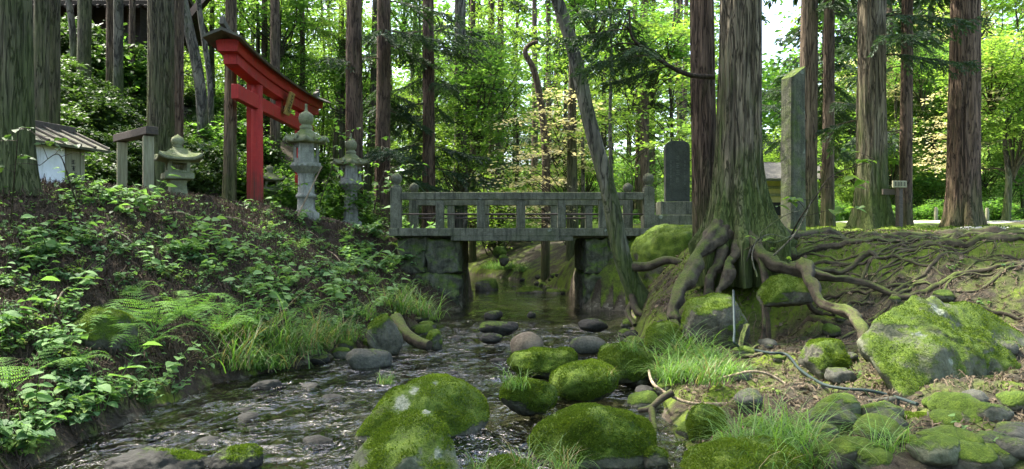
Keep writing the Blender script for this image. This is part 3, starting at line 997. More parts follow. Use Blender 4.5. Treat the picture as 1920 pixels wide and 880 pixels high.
ROOTS = [
    ([(1352, 425, 9.72), (1325, 462, 9.5), (1300, 502, 9.25), (1276, 548, 9.0), (1264, 590, 8.8), (1275, 625, 8.6), (1300, 660, 8.4)], .115, .05),
    ([(1388, 440, 9.62), (1382, 475, 9.45), (1364, 508, 9.3), (1352, 545, 9.15), (1342, 610, 9.0)], .085, .03),
    ([(1365, 440, 9.7), (1346, 490, 9.5), (1328, 545, 9.3), (1318, 610, 9.1)], .09, .04),
    ([(1402, 445, 9.65), (1432, 484, 9.3), (1480, 508, 9.0), (1540, 516, 8.8), (1610, 528, 8.7), (1690, 556, 8.5), (1740, 575, 8.3)], .09, .014),
    ([(1420, 432, 9.8), (1470, 458, 9.7), (1540, 466, 9.6), (1620, 474, 9.5), (1700, 492, 9.4), (1790, 500, 9.3)], .075, .018),
    ([(1432, 420, 10.0), (1490, 446, 10.1), (1560, 452, 10.2), (1660, 462, 10.1), (1760, 470, 9.9), (1860, 478, 9.6), (1960, 500, 9.4)], .07, .05),
    ([(1480, 500, 9.2), (1560, 492, 9.2), (1640, 500, 9.1), (1700, 525, 8.8), (1780, 548, 8.4)], .045, .010),
    ([(1505, 495, 8.8), (1516, 515, 8.5), (1528, 545, 8.15), (1556, 574, 7.75), (1592, 585, 7.4), (1612, 612, 7.1), (1630, 655, 6.85)], .066, .045),
    ([(1470, 520, 9.0), (1530, 522, 8.9), (1600, 540, 8.7), (1650, 555, 8.6)], .035, .008),
    ([(1600, 480, 9.5), (1700, 500, 9.1), (1790, 512, 8.9), (1900, 520, 8.7), (2000, 540, 8.5)], .05, .03),
    ([(1500, 470, 9.8), (1610, 486, 9.5), (1690, 484, 9.4), (1700, 510, 9.1)], .04, .012),
    ([(1412, 460, 9.5), (1440, 520, 9.0), (1440, 560, 8.6), (1410, 595, 8.2), (1400, 640, 7.7)], .04, .014),
    ([(1640, 462, 10.3), (1720, 458, 10.3), (1800, 462, 10.1), (1900, 466, 9.9), (2000, 470, 9.8)], .075, .08),
    ([(1700, 500, 9.2), (1800, 498, 9.3), (1900, 500, 9.3), (2000, 505, 9.2)], .05, .05),
    ([(1440, 540, 8.7), (1420, 590, 8.2), (1412, 640, 7.6)], .028, .012),
    ([(1400, 612, 7.9), (1390, 650, 7.5), (1430, 662, 7.3), (1480, 660, 7.2), (1505, 668, 7.1)], .03, .010),
]


def root_ridge(sd):
    def fn(p, a):
        q = np.stack([np.cos(a)[None] * 2.4 + 0 * p[:, :1], np.sin(a)[None] * 2.4 + 0 * p[:, :1], p[:, :1] * 1.5 + p[:, 1:2] * 1.5 + sd + 0 * a[None]], -1)
        q2 = np.stack([np.cos(a)[None] * .9 + 0 * p[:, :1], np.sin(a)[None] * .9 + 0 * p[:, :1], p[:, :1] * 4 + p[:, 1:2] * 4 + sd + 0 * a[None]], -1)
        return 1 + 0.34 * perlin(q) + 0.28 * perlin(q2)
    return fn


for i, (pts, r0, r1) in enumerate(ROOTS):
    path = root_path(pts, n=48)
    tt = np.linspace(0, 1, len(path))
    wob = np.stack([fbm(np.stack([tt * 6, np.full(len(path), i * 3.3), np.full(len(path), c * 9.1)], -1), 3) for c in range(3)], -1)
    path = path + wob * 0.09 * sm(0, .2, tt)[:, None]
    g = terrain(path[:, 0], path[:, 1])
    rad = (r0 + (r1 - r0) * tt ** .75) * (1 + 0.9 * wob[:, 0])
    if i not in (0, 1, 2, 3, 7):
        blend = sm(0.1, 0.35, tt)
        path[:, 2] = path[:, 2] * (1 - blend) + (g + 0.35 * rad) * blend
    else:
        path[:, 2] = np.maximum(path[:, 2], g + 0.1 * rad)
    path[:, 2] -= rad * 1.2 * sm(.85, 1.0, tt)
    MB().tube(path, rad, 22, ridge=root_ridge(i * 1.7)).build('root', M['root'], root_tree, smooth=True)

# finer roots wandering over the bank top, half sunk in the moss
rr = np.random.default_rng(23)
for i in range(80):
    if i < 30:
        p0 = np.array((TX + rr.uniform(.2, 1.6), rr.uniform(8.9, 10.6)))
        az = rr.uniform(-.55, .20)
    else:
        p0 = np.array((rr.uniform(3.8, 7.8), rr.uniform(8.0, 11.5)))
        az = rr.uniform(-.55, .25) + (PI if rr.random() < .3 else 0)
    n = rr.integers(22, 60)
    pts, a = [p0], az
    for k in range(n):
        a += rr.normal(0, .16)
        a += .12 * (az - a)
        pts.append(pts[-1] + .075 * np.array((math.cos(a), math.sin(a))))
    pts = np.array(pts)
    pts = pts[pts[:, 0] > xr(pts[:, 1]) + .3]
    if len(pts) < 8: continue
    tt = np.linspace(0, 1, len(pts))
    r0 = .010 + .030 * rr.random() ** 2.2
    rad = r0 * (1 - .75 * tt) * (1 + .5 * fbm(np.stack([tt * 7, tt * 0 + i, tt * 0], -1), 2))
    z = terrain(pts[:, 0], pts[:, 1]) + .25 * rad + .018 * np.maximum(0, fbm(np.stack([tt * 5, tt * 0 + i * 3, tt * 0 + 4], -1), 2))
    z -= 1.6 * r0 * (sm(.85, 1, tt) + sm(.12, 0, tt))
    MB().tube(np.column_stack([pts, z]), rad, 10, ridge=root_ridge(i * 2.3)).build('root', M['root'], root_tree, smooth=True)

# dark branch of the twin cedar reaching left over the water
br = smooth_path([P(1338, 145, 10.3), P(1290, 140, 10.1), P(1245, 118, 9.9), P(1215, 95, 9.8), P(1185, 70, 9.7), P(1180, 20, 9.6)], 24)
mb = MB()
mb.tube(br, np.linspace(.035, .012, 24), 7)
for i in (8, 12, 16, 20):
    e = br[i] + np.array((random.uniform(-.5, -.1), random.uniform(-.3, .3), random.uniform(-.1, .35)))
    mb.tube(smooth_path([br[i], (br[i] + e) / 2 + np.array((0, 0, .06)), e], 8), np.linspace(.012, .004, 8), 5)
limb = mb.build('branch', M['twig'], root_tree, smooth=True)
for i, (t, az, s) in enumerate(((8, 2.6, .45), (12, 3.6, .5), (16, 2.2, .5), (20, 3.3, .55), (23, 1.7, .6), (14, 4.3, .4), (18, 1.0, .4), (23, 3.9, .5))):
    l_ = br[t] - np.array(root_tree.location)
    link_part('branch', BRANCH_C[i % 3], root_tree, tuple(l_), az, (s,) * 3)

# --- leaning curved tree in front of the bridge
ct0 = P(1196, 560, 11.6)
curved = tag(empty('leaning_tree', tuple(ct0)), 'smooth grey curved tree leaning left across the bridge railing', 'tree')
cpts = [P(1212, 580, 11.6), P(1192, 545, 11.55), P(1172, 500, 11.5), P(1157, 440, 11.5), P(1146, 380, 11.5), P(1128, 310, 11.5), P(1108, 240, 11.5), P(1088, 150, 11.5), P(1068, 70, 11.4), P(1040, -10, 11.3), P(1000, -90, 11.2), P(930, -220, 11.0), P(900, -420, 10.8)]
path = smooth_path(cpts, 110)
mb = MB()
mb.tube(path, np.interp(np.linspace(0, 1, 110), [0, .12, .3, .6, 1], [.185, .138, .118, .10, .05]), 36, ridge=lambda p, a: 1 + 0.10 * perlin(np.stack([np.cos(a)[None] * 1.2 + 0 * p[:, :1], np.sin(a)[None] * 1.2 + 0 * p[:, :1], p[:, 2:3] * 1.6 + 0 * a[None]], -1)) + 0.03 * perlin(np.stack([np.cos(a)[None] * 5 + 0 * p[:, :1], np.sin(a)[None] * 5 + 0 * p[:, :1], p[:, 2:3] * 5 + 0 * a[None]], -1)))
mb.build('trunk', M['bark_grey'], curved, smooth=True)
for pts, r0, r1 in [([(1180, 500, 11.5), (1215, 500, 11.3), (1250, 488, 11.2), (1285, 497, 11.0), (1310, 520, 10.8)], .075, .04),
                    ([(1185, 540, 11.5), (1190, 575, 11.4), (1205, 590, 11.2), (1225, 585, 11.0), (1240, 600, 10.7)], .06, .03),
                    ([(1200, 560, 11.6), (1235, 550, 11.5), (1270, 565, 11.2), (1300, 590, 10.8)], .06, .03),
                    ([(1190, 560, 11.5), (1178, 585, 11.4), (1190, 610, 11.1)], .05, .03)]:
    mb = MB()
    mb.tube(root_path(pts, n=22), np.linspace(r0, r1, 22), 12)
    mb.build('root', M['root'], curved, smooth=True)
link_part('crown', CROWN_B['maple'][0], curved, tuple(P(905, -420, 10.8) - ct0), 0.0, .6)
link_part('crown', CROWN_B['maple'][1], curved, tuple(P(1000, -360, 12.6) - ct0), 2.0, 1.0)

# --- broadleaf trees with their own trunk
def broad(px, Y, hz, w_px, crowns, label, group=None, bark='bark_grey', bend=0.2, name='broadleaf_tree', ztop=None):
    x = (px - 960) * Y / F
    z = gz(x, Y) - 0.05
    o = tag(empty(name, (x, Y, z)), label, 'tree', group)
    r = w_px * Y / F / 2
    s = random.uniform(-1, 1) * bend
    tree_trunk([(x, Y, z), (x + s * .5, Y, z + hz * .4), (x + s * .2, Y + .1, z + hz * .75), (x + s, Y, z + hz)], r, r * .35, M[bark], o, px * .13, .3, 4, 16, .04, 24)
    for (key, dx, dy, dz, scl) in crowns:
        fl_ = 1.0
        m = CROWN_B[key][random.randrange(2)]
        link_part('crown', m, o, (dx, dy, dz), random.uniform(0, 6), (scl * random.uniform(.9, 1.1), scl * random.uniform(.9, 1.1), scl * fl_ * random.uniform(.8, 1.0)))
    return o


def zpix(py, Y): return EYE + (HZ - py) * Y / F


broad(1075, 21.0, 7.5, 24, [('pale', -.4, -.3, 1.2, 1.1)], 'sunlit maple with leaves coloured pale as in full sun behind the bridge middle', bark='bark_green', bend=.5)
broad(1092, 23.5, 6.0, 10, [('pale', -.5, 0, .8, .9), ('layer', -.2, .2, 3.2, .8)], 'slender sun-paled maple just right of the larger sun-paled one')
broad(1150, 19.5, 6.0, 9, [('layer', .4, 0, 2.0, .9), ('maple', -.4, .5, 6.0, .8)], 'thin forked maple with layered green leaves left of the memorial slab')
broad(1255, 23.0, 6.5, 9, [('layer', 0, 0, 1.8, 1.1), ('maple', -.4, .5, 5.4, .8)], 'bright green maple filling the gap above the dark memorial slab')
broad(868, 26.0, 8.0, 10, [('yellow', 0, 0, 4.6, 1.0), ('maple', .5, .3, 6.6, 1.1)], 'tall yellow green tree behind the left part of the bridge railing')
broad(1886, 22.0, 3.2, 15, [('yellow', .2, 0, 3.0, .9), ('pale', -.7, .2, 1.4, .9), ('layer', .5, .2, 1.6, .9), ('yellow', -.4, 0, 4.3, .8)], 'small crooked garden tree with pale sunlit leaves beside the gravel path')

GB = 'sunlit broadleaf trees filling the woods behind the bridge and torii'
LB = 'leafy sunlit broadleaf tree in the woods behind the bridge or torii'
r_ = np.random.default_rng(77)
fill = []
for Yb, n in ((28, 7), (35, 11), (42, 13), (50, 14)):
    for i in range(n):
        px = 290 + (1330 - 290) * (i + r_.uniform(.1, .9)) / n
        fill.append((px, Yb + r_.uniform(-2.5, 2.5)))
for px, Y in fill:
    x = (px - 960) * Y / F
    if xl(Y) - .3 < x < xr(Y) + .3:
        continue
    cr = []
    top = r_.uniform(5, 9) if Y < 36 else r_.uniform(8, 13)
    hcur = r_.uniform(1.2, 2.6)
    while hcur < top:
        s = r_.uniform(.65, 1.05)
        cr.append((('maple', 'yellow', 'layer', 'yellow', 'layer')[r_.integers(5)], r_.uniform(-.9, .9), r_.uniform(-.6, .6), hcur, s))
        hcur += r_.uniform(1.6, 3.4) * s
    broad(px, Y, top, r_.uniform(8, 14), cr, LB, GB, bark='bark_green', bend=.5)
GR = 'sunlit trees on the far side of the gravel path at the right'
LR = 'broadleaf tree in full sun beyond the gravel path at the right'
for i in range(26):
    px = 1400 + 620 * (i + r_.uniform(.1, .9)) / 26
    Y = r_.uniform(27, 46)
    if 1415 < px < 1470 and Y < 34:
        continue
    top = (r_.uniform(2.0, 3.4) if px < 1530 else r_.uniform(4.0, 6.5)) if px < 1720 else r_.uniform(4, 9)
    cr, hcur = [], 1.2
    while hcur < top + .5:
        s = r_.uniform(.6, .95)
        cr.append((('maple', 'yellow', 'yellow', 'pale')[r_.integers(4)], r_.uniform(-.8, .8), r_.uniform(-.6, .6), hcur, s))
        hcur += 1.9 * s
    broad(px, Y, top, r_.uniform(8, 14), cr, LR, GR, bark='bark_green', bend=.4)

GTk, LTk = 'slim dark trunks in the depth of the woods', 'slim dark trunk deep in the woods behind the bridge or torii'
rr = np.random.default_rng(29)
for i in range(40):
    Y = rr.uniform(25, 46)
    px = rr.uniform(440, 1300)
    x = (px - 960) * Y / F
    if 880 < px < 1085 and Y < 40: continue
    if xl(Y) - .4 < x < xr(Y) + .4: continue
    z = gz(x, Y) - .1
    o = tag(empty('slim_tree', (x, Y, z)), LTk, 'tree', GTk)
    r = rr.uniform(.07, .16)
    ln = rr.uniform(-.5, .5)
    tree_trunk([(x, Y, z), (x + ln * .4 + rr.uniform(-.2, .2), Y, z + 5), (x + ln, Y, z + 14)], r, r * .6, M[('bark_cedar', 'bark_green')[i % 2]], o, i + 80, .3, 4, 14, .04, 14)
    for q in range(rr.integers(1, 5)):
        az = rr.uniform(0, 6.28)
        link_part('branch', BRANCH_C[q % 3], o, (ln * .3, 0, rr.uniform(3, 9)), az, (rr.uniform(.6, 1.1),) * 3)
    link_part('crown', CROWN_C[i % 3], o, (ln, 0, 12.0), i, (.4, .4, .4))

for px, Y, w, h0, cs, lab in ((1548, 30, 20, 2.0, 1.0, 'full leaved conifer beyond the path, seen between stone pillar and thick mossy cedar'),
                              (1668, 33, 18, 2.5, 1.0, 'full leaved conifer beyond the path, left of the reddish cedar by the signpost'),
                              (1745, 36, 18, 3.0, 1.1, 'full leaved conifer beyond the path, left of the thick sunlit cedar')):
    x = (px - 960) * Y / F
    z = gz(x, Y) - .1
    o = tag(empty('conifer_tree', (x, Y, z)), lab, 'tree')
    tree_trunk([(x, Y, z), (x, Y, z + 6), (x, Y, z + 14)], w * Y / F / 2, .06, M['bark_cedar'], o, px * .1, .3, 4, 16, .04, 16)
    link_part('crown', CROWN_C[int(px) % 3], o, (0, 0, h0), px * .3, (cs, cs, 1.3))

# far woods: one mass closing the view
mb = MB()
r = np.random.default_rng(91)
n = 1700
ang = r.uniform(-0.75, 0.75, n)
dist = r.uniform(56, 80, n)
cx, cy = np.sin(ang) * dist, np.cos(ang) * dist
keep_h = np.where((ang > .26) & (ang < .36), r.uniform(0, 7, n), np.where(ang >= .36, r.uniform(0, 11, n), r.uniform(0, 23, n)))
cz = terrain(cx, cy, False) + keep_h
per = 60
ci = np.repeat(np.arange(n), per)
T = np.stack([cx, cy, cz], -1)[ci] + r.normal(size=(n * per, 3)) * np.array((1.5, 1.5, .6))
mb.scatter(RH_V, RH_F, rand_frames(len(T), r.uniform(.35, .6, len(T)), .4, r), T, np.clip(.5 + .25 * r.normal(size=n)[ci] + .1 * r.normal(size=len(T)), 0, 1))
tag(mb.build('far_woods', M['leaf_maple']), 'far green wood closing the view behind all the trees', 'woods', kind='stuff')

# the wood goes on unseen behind and beside the camera; added for dappled shade
mb = MB()
r = np.random.default_rng(17)
for (x, y, h0, h1, R) in ((-7.5, 3.0, 7, 13, 2.6), (-9.3, 8.6, 5.5, 12, 2.6), (-10.5, 12.0, 7, 12, 2.4), (-5.0, -3.5, 6, 13, 3.0), (1.0, -6.5, 5, 13, 3.2), (6.0, -3.0, 6, 13, 3.0), (8.0, 3.5, 7, 13, 2.4), (-9.5, -8, 5, 14, 3.5),
                         (-2.5, -11, 4, 13, 3.5), (5.0, -10.5, 4, 13, 3.5), (10.5, -8, 4, 14, 3.5), (-12, -1, 5, 14, 3.2), (12, -1, 5, 13, 3.0)):
    z = gz(x, y) - .1
    mb.tube([(x, y, z), (x, y, z + 5), (x + .2, y, z + 12)], [.28, .2, .06], 14, mi=1)
    n = 85 if y < 4 else 34
    c = np.stack([x + R * r.normal(size=n) * .6, y + R * r.normal(size=n) * .6, r.uniform(h0, h1, n)], -1)
    ci = np.repeat(np.arange(n), 40)
    T = c[ci] + r.normal(size=(n * 40, 3)) * np.array((.5, .5, .14))
    mb.scatter(RH_V, RH_F, rand_frames(len(T), r.uniform(.14, .24, len(T)), .35, r), T, r.random(len(T)))
tag(mb.build('unseen_shade_woods', [M['leaf_maple'], M['bark_cedar']]), 'unseen leafy wood added behind and beside the viewpoint for shade', 'woods', kind='stuff')

# shrubs on the hillside, behind the lanterns and along the far banks
GS, LS = 'glossy dark shrubs covering the steep hillside', 'glossy dark leaved shrub on the steep hillside behind the shrine and wooden frame'
cnt = 0
while cnt < 95:
    px = r_.uniform(90, 420); py = r_.uniform(110, 370)
    h = hit(px, py, 12, 40)
    if h[1] > 34 or h[1] < 13.2: continue
    if abs(h[0] + 5.25) < 1.0: continue
    o = tag(empty('hillside_shrub', tuple(h)), LS, 'shrub', GS)
    s = r_.uniform(.6, 1.05)
    link_part('leaves', BUSH[cnt % 3], o, (0, 0, .3 * s), r_.uniform(0, 6), (s, s, s))
    cnt += 1
for i, (px, Y) in enumerate(((95, 22.5), (130, 23.4), (175, 22.8), (190, 23.6), (235, 22.6), (260, 23.4), (285, 23.0))):
    x = (px - 960) * Y / F
    o = tag(empty('hillside_shrub', (x, Y, gz(x, Y))), 'tall leafy shrub on the hilltop before the brown hall wall', 'shrub', 'tall shrubs before the hillside hall')
    s = 1.25 + .25 * (i % 3)
    link_part('leaves', (BUSH + BUSH_Y)[i % 5], o, (0, 0, .6 * s), i, (s, s, s * 1.4))
GU, LU = 'bright undergrowth shrubs behind the torii and lanterns', 'bright green undergrowth shrub behind the torii and stone lanterns'
for i in range(60):
    Y = r_.uniform(18.5, 34)
    px = r_.uniform(350, 800)
    x = (px - 960) * Y / F
    if x > xl(Y) - .8: continue
    o = tag(empty('undergrowth_shrub', (x, Y, gz(x, Y))), LU, 'shrub', GU)
    s = r_.uniform(.7, 1.3)
    link_part('leaves', (BUSH_Y[i % 2] if r_.random() < .75 else BUSH[i % 3]), o, (0, 0, .35 * s), r_.uniform(0, 6), (s, s, s * 1.1))
GV, LV = 'sunlit low shrubs on the banks beyond the bridge', 'low sunlit shrub on the bank beyond the bridge'
for i in range(40):
    Y = r_.uniform(22, 40)
    px = r_.uniform(760, 1460)
    x = (px - 960) * Y / F
    if xl(Y) - .9 < x < xr(Y) + 2.0: continue
    if 9.2 < x < 12: continue
    o = tag(empty('bank_shrub', (x, Y, gz(x, Y))), LV, 'shrub', GV)
    s = r_.uniform(.5, .9)
    link_part('leaves', BUSH_Y[i % 2], o, (0, 0, .3 * s), r_.uniform(0, 6), (s, s, s * .8))
GW, LW = 'sunlit shrubs along the gravel path at the right', 'rounded garden shrub in the sun beyond the gravel path'
for i in range(34):
    Y = r_.uniform(23.5, 30)
    px = r_.uniform(1480, 1990)
    x = (px - 960) * Y / F
    o = tag(empty('garden_shrub', (x, Y, gz(x, Y))), LW, 'shrub', GW)
    s = r_.uniform(.45, .95)
    link_part('leaves', BUSH_Y[i % 2], o, (0, 0, .3 * s), r_.uniform(0, 6), (s, s, s * .85))

# crooked dead stub tree
dt = tag(empty('dead_tree', tuple(P(1022, 300, 22.5))), 'crooked leafless dead stem with a hooked top left of the leaning tree', 'tree')
dt.location.z = gz(dt.location.x, 22.5)
mb = MB()
dp = [(dt.location.x, 22.5, dt.location.z), P(1024, 330, 22.5), P(1020, 240, 22.5), P(1008, 160, 22.5), P(998, 125, 22.5), P(985, 100, 22.5), P(992, 85, 22.5), P(1008, 78, 22.5)]
mb.tube(smooth_path(dp, 50), np.linspace(.13, .05, 50), 12)
mb.build('trunk', M['bark_cedar'], dt, smooth=True)

# ------------------------------------------------------------------ rocks
_ico = {}


def ico(sub):
    if sub not in _ico:
        bm = bmesh.new()
        bmesh.ops.create_icosphere(bm, subdivisions=sub, radius=1.0)
        v = np.array([q.co[:] for q in bm.verts])
        f = np.array([[w.index for w in q.verts] for q in bm.faces])
        bm.free()
        _ico[sub] = (v, f)
    return _ico[sub]


def hull_planes(pts):
    bm = bmesh.new()
    for p in pts:
        bm.verts.new(p)
    bmesh.ops.convex_hull(bm, input=bm.verts)
    bm.normal_update()
    out = [(np.array(f.normal[:]), f.normal.dot(f.verts[0].co)) for f in bm.faces]
    bm.free()
    return out


def vnormals(v, f):
    n = np.zeros_like(v)
    fn = np.cross(v[f[:, 1]] - v[f[:, 0]], v[f[:, 2]] - v[f[:, 0]])
    for k in range(3):
        np.add.at(n, f[:, k], fn)
    return n / (np.linalg.norm(n, axis=1)[:, None] + 1e-12), np.linalg.norm(fn, axis=1) / 2


def rock(label, center, half=None, pts=None, mat='rock_mossy', seed=0, sub=5, round_=0.5, p=14, fuzz=0, noise=0.09, rz=0, name='boulder', group=None, fuzz_lo=0.25, cat='rock', lich=(), moss_at=None):
    r = np.random.default_rng(seed + 900)
    d, f = ico(sub)
    center = np.asarray(center, float)
    if pts is not None:
        W = np.array(pts)
        center = W.mean(0)
        pl = hull_planes([tuple(q) for q in W - center])
        half = (W.max(0) - W.min(0)) / 2
    else:
        pl = []
        for k in range(int(10 + 22 * round_)):
            q = r.normal(size=3); q /= np.linalg.norm(q)
            pl.append((q, r.uniform(0.72 + .2 * round_, 1.05)))
        for ax in range(3):
            for sg in (-1, 1):
                q = np.eye(3)[ax] * sg + r.normal(size=3) * .15
                pl.append((q / np.linalg.norm(q), 1.0))
    sgrad = np.zeros(len(d))
    for q, dist in pl:
        sgrad += np.maximum(d @ q / max(dist, 1e-3), 0) ** p
    rad = sgrad ** (-1.0 / p)
    if pts is None:
        rad = np.minimum(rad, 1.3)
    v = d * rad[:, None]
    if pts is None:
        v = d * (rad * (1 - .4 * round_) + .4 * round_)[:, None]
        v = v * np.asarray(half)
        cz, szn = math.cos(rz), math.sin(rz)
        v = np.stack([v[:, 0] * cz - v[:, 1] * szn, v[:, 0] * szn + v[:, 1] * cz, v[:, 2]], -1)
    sz = float(np.mean(half))
    q = v / sz
    dn = noise * sz * (1.3 * fbm(q * 1.6 + seed, 3) + 0.8 * fbm(q * 4 + seed * 2, 3) - .5 * np.abs(perlin(q * 3 + seed * 5)) + .3 * fbm(q * 12 + seed, 3))
    v = v + d * dn[:, None]
    mb = MB()
    mb.add(v, f)
    vn, fa = vnormals(v, f)
    lo_, k_m = {'rock_mossy': (-.32, 1.0), 'rock_partial': (.10, .95), 'rock_patchy': (-.2, .9), 'rock_grey': (.75, .6), 'rock_brown': (1.3, .4), 'rock_wet': (.75, .6)}[mat]
    lo_ = lo_ if moss_at is None else moss_at
    big = fbm(v * 2.4 + seed, 3)
    mossv = np.clip(.5 + ((vn[:, 2] + 1.5 * big) - lo_) * .9, 0, 1) * k_m
    wl_ = v[:, 2] + center[2]
    if min(wl_) < .12:
        mossv = mossv * sm(.0, .07, wl_ + .08 * big)
    ob = mb.build(name, M[mat], None, smooth=True)
    at = ob.data.attributes.new('mossy', 'FLOAT', 'POINT')
    at.data.foreach_set('value', mossv.astype(np.float32))
    lv = np.zeros(len(v))
    for lp, lr in lich:
        lv = np.maximum(lv, np.exp(-(np.linalg.norm((v + center - lp) * np.array((1, .5, 1)), axis=1) / lr) ** 2))
    at = ob.data.attributes.new('lichen', 'FLOAT', 'POINT')
    at.data.foreach_set('value', lv.astype(np.float32))
    ob.location = center
    tag(ob, label, cat, group)
    if fuzz:
        fuzz = int(fuzz * 1.8)
        fn = np.cross(v[f[:, 1]] - v[f[:, 0]], v[f[:, 2]] - v[f[:, 0]])
        fn /= np.linalg.norm(fn, axis=1)[:, None] + 1e-12
        w = fa * np.clip((mossv[f].mean(1) - .45) / .4, 0, 1) * (1 - np.clip(lv[f].mean(1) * 2.5 - .3, 0, 1)) * np.clip(.55 + 1.9 * fbm(v[f].mean(1) * 5 + seed, 3), .04, 1)
        if w.sum() > 0:
            i = r.choice(len(f), fuzz, p=w / w.sum())
            b = r.random((fuzz, 2)); b = np.where((b.sum(1) > 1)[:, None], 1 - b, b)
            o = v[f[i, 0]] + b[:, :1] * (v[f[i, 1]] - v[f[i, 0]]) + b[:, 1:] * (v[f[i, 2]] - v[f[i, 0]])
            dr = fn[i] + r.normal(size=(fuzz, 3)) * .6
            dr[:, 2] += .15
            Fm = frames(dr, r.normal(size=(fuzz, 3)), r.uniform(.007, .016, fuzz))
            mo = MB()
            tn = np.clip(.45 + .5 * fbm(o * 5 + seed, 3) + .15 * r.normal(size=fuzz), 0, 1)
            mo.scatter(RH_V * np.array((1, .8, 1)), RH_F, Fm, o, tn)
            ch = mo.build('moss', M['moss_tuft'], None)
            ch.parent = ob
            ch['kind'] = 'stuff'
    return ob


def rk(label, x0, x1, y0, y1, Y, mat='rock_mossy', seed=1, depth=1.0, **kw):
    """rock seen between photo columns x0..x1 and rows y0..y1, Y metres away"""
    c = P((x0 + x1) / 2, (y0 + y1) / 2, Y)
    hw = (x1 - x0) / 2 * Y / F * 1.04
    hh = (y1 - y0) / 2 * Y / F * 1.06
    return rock(label, c, (hw, hw * depth, hh), mat=mat, seed=seed, **kw)


PP = lambda *a: [P(*q) for q in a]
rock('pointed angular mossy boulder in front of a rounder one at the bottom of the stream', (0, 0, 0), pts=PP(
    (803, 763, 4.45), (838, 800, 4.3), (866, 890, 4.15), (632, 915, 4.1), (672, 838, 4.25), (735, 785, 4.45), (765, 770, 4.55), (690, 900, 4.75), (850, 860, 4.7), (625, 980, 3.98), (875, 980, 3.98), (770, 855, 3.99)),
    mat='rock_patchy', seed=11, sub=6, p=90, fuzz=4000, noise=.045, moss_at=.52, lich=[(P(800, 772, 4.42), .03), (P(820, 850, 4.15), .03)])
rock('large rounded mossy boulder with white lichen patches behind the pointed one', (0, 0, 0.00), pts=PP(
    (635, 862, 5.30), (680, 790, 5.35), (735, 725, 5.56), (820, 698, 5.83), (885, 712, 5.89), (925, 755, 5.89), (915, 810, 5.62), (865, 850, 5.40), (690, 890, 5.08), (800, 716, 6.53), (900, 750, 6.53), (700, 790, 6.15), (640, 900, 5.24), (850, 905, 5.35), (780, 760, 5.24)),
    mat='rock_mossy', seed=12, sub=6, p=18, fuzz=11000, noise=.06, fuzz_lo=.12, lich=[(P(752, 757, 5.35), .065), (P(777, 738, 5.5), .05), (P(722, 815, 5.25), .03), (P(815, 722, 5.65), .03), (P(760, 712, 5.75), .045)])
rk('big dome shaped bright mossy boulder at the bottom centre of the stream', 993, 1224, 758, 965, 5.0, seed=13, sub=6, round_=1.0, fuzz=14000, noise=.06, depth=.8, moss_at=-.85)
rk('low oval mossy boulder sunlit on top in midstream', 1034, 1157, 678, 752, 6.7, seed=14, round_=1.0, fuzz=6000, noise=.08, depth=.8, moss_at=-.6)
rk('flat topped dark sided mossy slab in front of the brown round stone', 950, 1087, 655, 712, 7.8, seed=15, round_=.35, fuzz=5000, fuzz_lo=.25, depth=.7)
rk('round bare brown stone behind the mossy slab', 957, 1019, 624, 678, 8.6, 'rock_brown', 16, sub=4, round_=1.0, noise=.03)
rk('long smooth grey stone lying beyond the mossy slab', 1066, 1137, 631, 664, 9.3, 'rock_grey', 17, sub=4, round_=1.0, noise=.02, depth=.55)
rk('dark mossy boulder with grassy top by the right bank water', 1120, 1232, 645, 722, 7.5, seed=18, round_=.6, fuzz=5000, fuzz_lo=.3, depth=.8)
rk('small mossy rock topped by a grass tuft in midstream', 940, 1046, 712, 778, 6.1, seed=19, round_=.6, fuzz=5000, fuzz_lo=.2, depth=.7)
rk('upright angular rock with mossy face on the left water edge', 690, 752, 592, 668, 9.4, 'rock_partial', 20, round_=.15, fuzz=1500, fuzz_lo=.35)
rk('flat grey rock lying in the water below the upright left edge rock', 655, 732, 655, 702, 8.4, 'rock_grey', 21, round_=.1, depth=.7, noise=.04)
rk('small mossy stone at the end of the mossy log', 800, 832, 618, 664, 9.7, seed=22, sub=4, round_=.4, fuzz=700)
rk('flat dark slab just breaking the water near the left bank grass', 470, 530, 712, 742, 7.3, 'rock_wet', 23, sub=4, round_=.2, depth=.6)
rk('low wet rock at the bottom left of the stream', 190, 392, 846, 925, 4.7, 'rock_wet', 24, sub=5, round_=.6, depth=.6, fuzz=700, noise=.12, moss_at=.6)
rk('small dark mossy rock beside the low wet rock at bottom left', 395, 490, 838, 900, 4.75, 'rock_wet', 25, round_=.5, depth=.7, fuzz=900, moss_at=.3)
rock('largest diamond shaped mossy boulder resting on the right bank', (0, 0, 0), pts=PP(
    (1600, 642, 5.95), (1640, 598, 6.1), (1698, 562, 6.3), (1742, 545, 6.5), (1860, 588, 6.7), (1950, 655, 6.6), (1935, 695, 6.2), (1850, 745, 5.9), (1722, 776, 5.5), (1690, 748, 5.55), (1650, 700, 5.7), (1750, 590, 7.3), (1920, 640, 7.3), (1650, 640, 6.9), (1760, 650, 5.75), (1740, 800, 6.4)),
    mat='rock_patchy', seed=31, sub=6, p=50, fuzz=5500, noise=.11, moss_at=.42, lich=[(P(1735, 625, 5.85), .06), (P(1758, 580, 6.3), .06), (P(1787, 680, 5.75), .04), (P(1680, 640, 5.8), .04), (P(1720, 632, 5.8), .05)])
rk('big grey green boulder wedged beneath the great cedar roots', 1288, 1402, 548, 655, 8.35, 'rock_partial', 32, round_=.25, fuzz=2000, fuzz_lo=.3)
rk('rounded mossy stone at the waterline left of the boulder beneath the roots', 1212, 1280, 603, 668, 8.5, seed=33, round_=.8, fuzz=3000, fuzz_lo=.1)
rk('large moss covered boulder beside the right end of the bridge', 1182, 1335, 420, 545, 12.4, seed=34, round_=.3, fuzz=5000, fuzz_lo=.05)
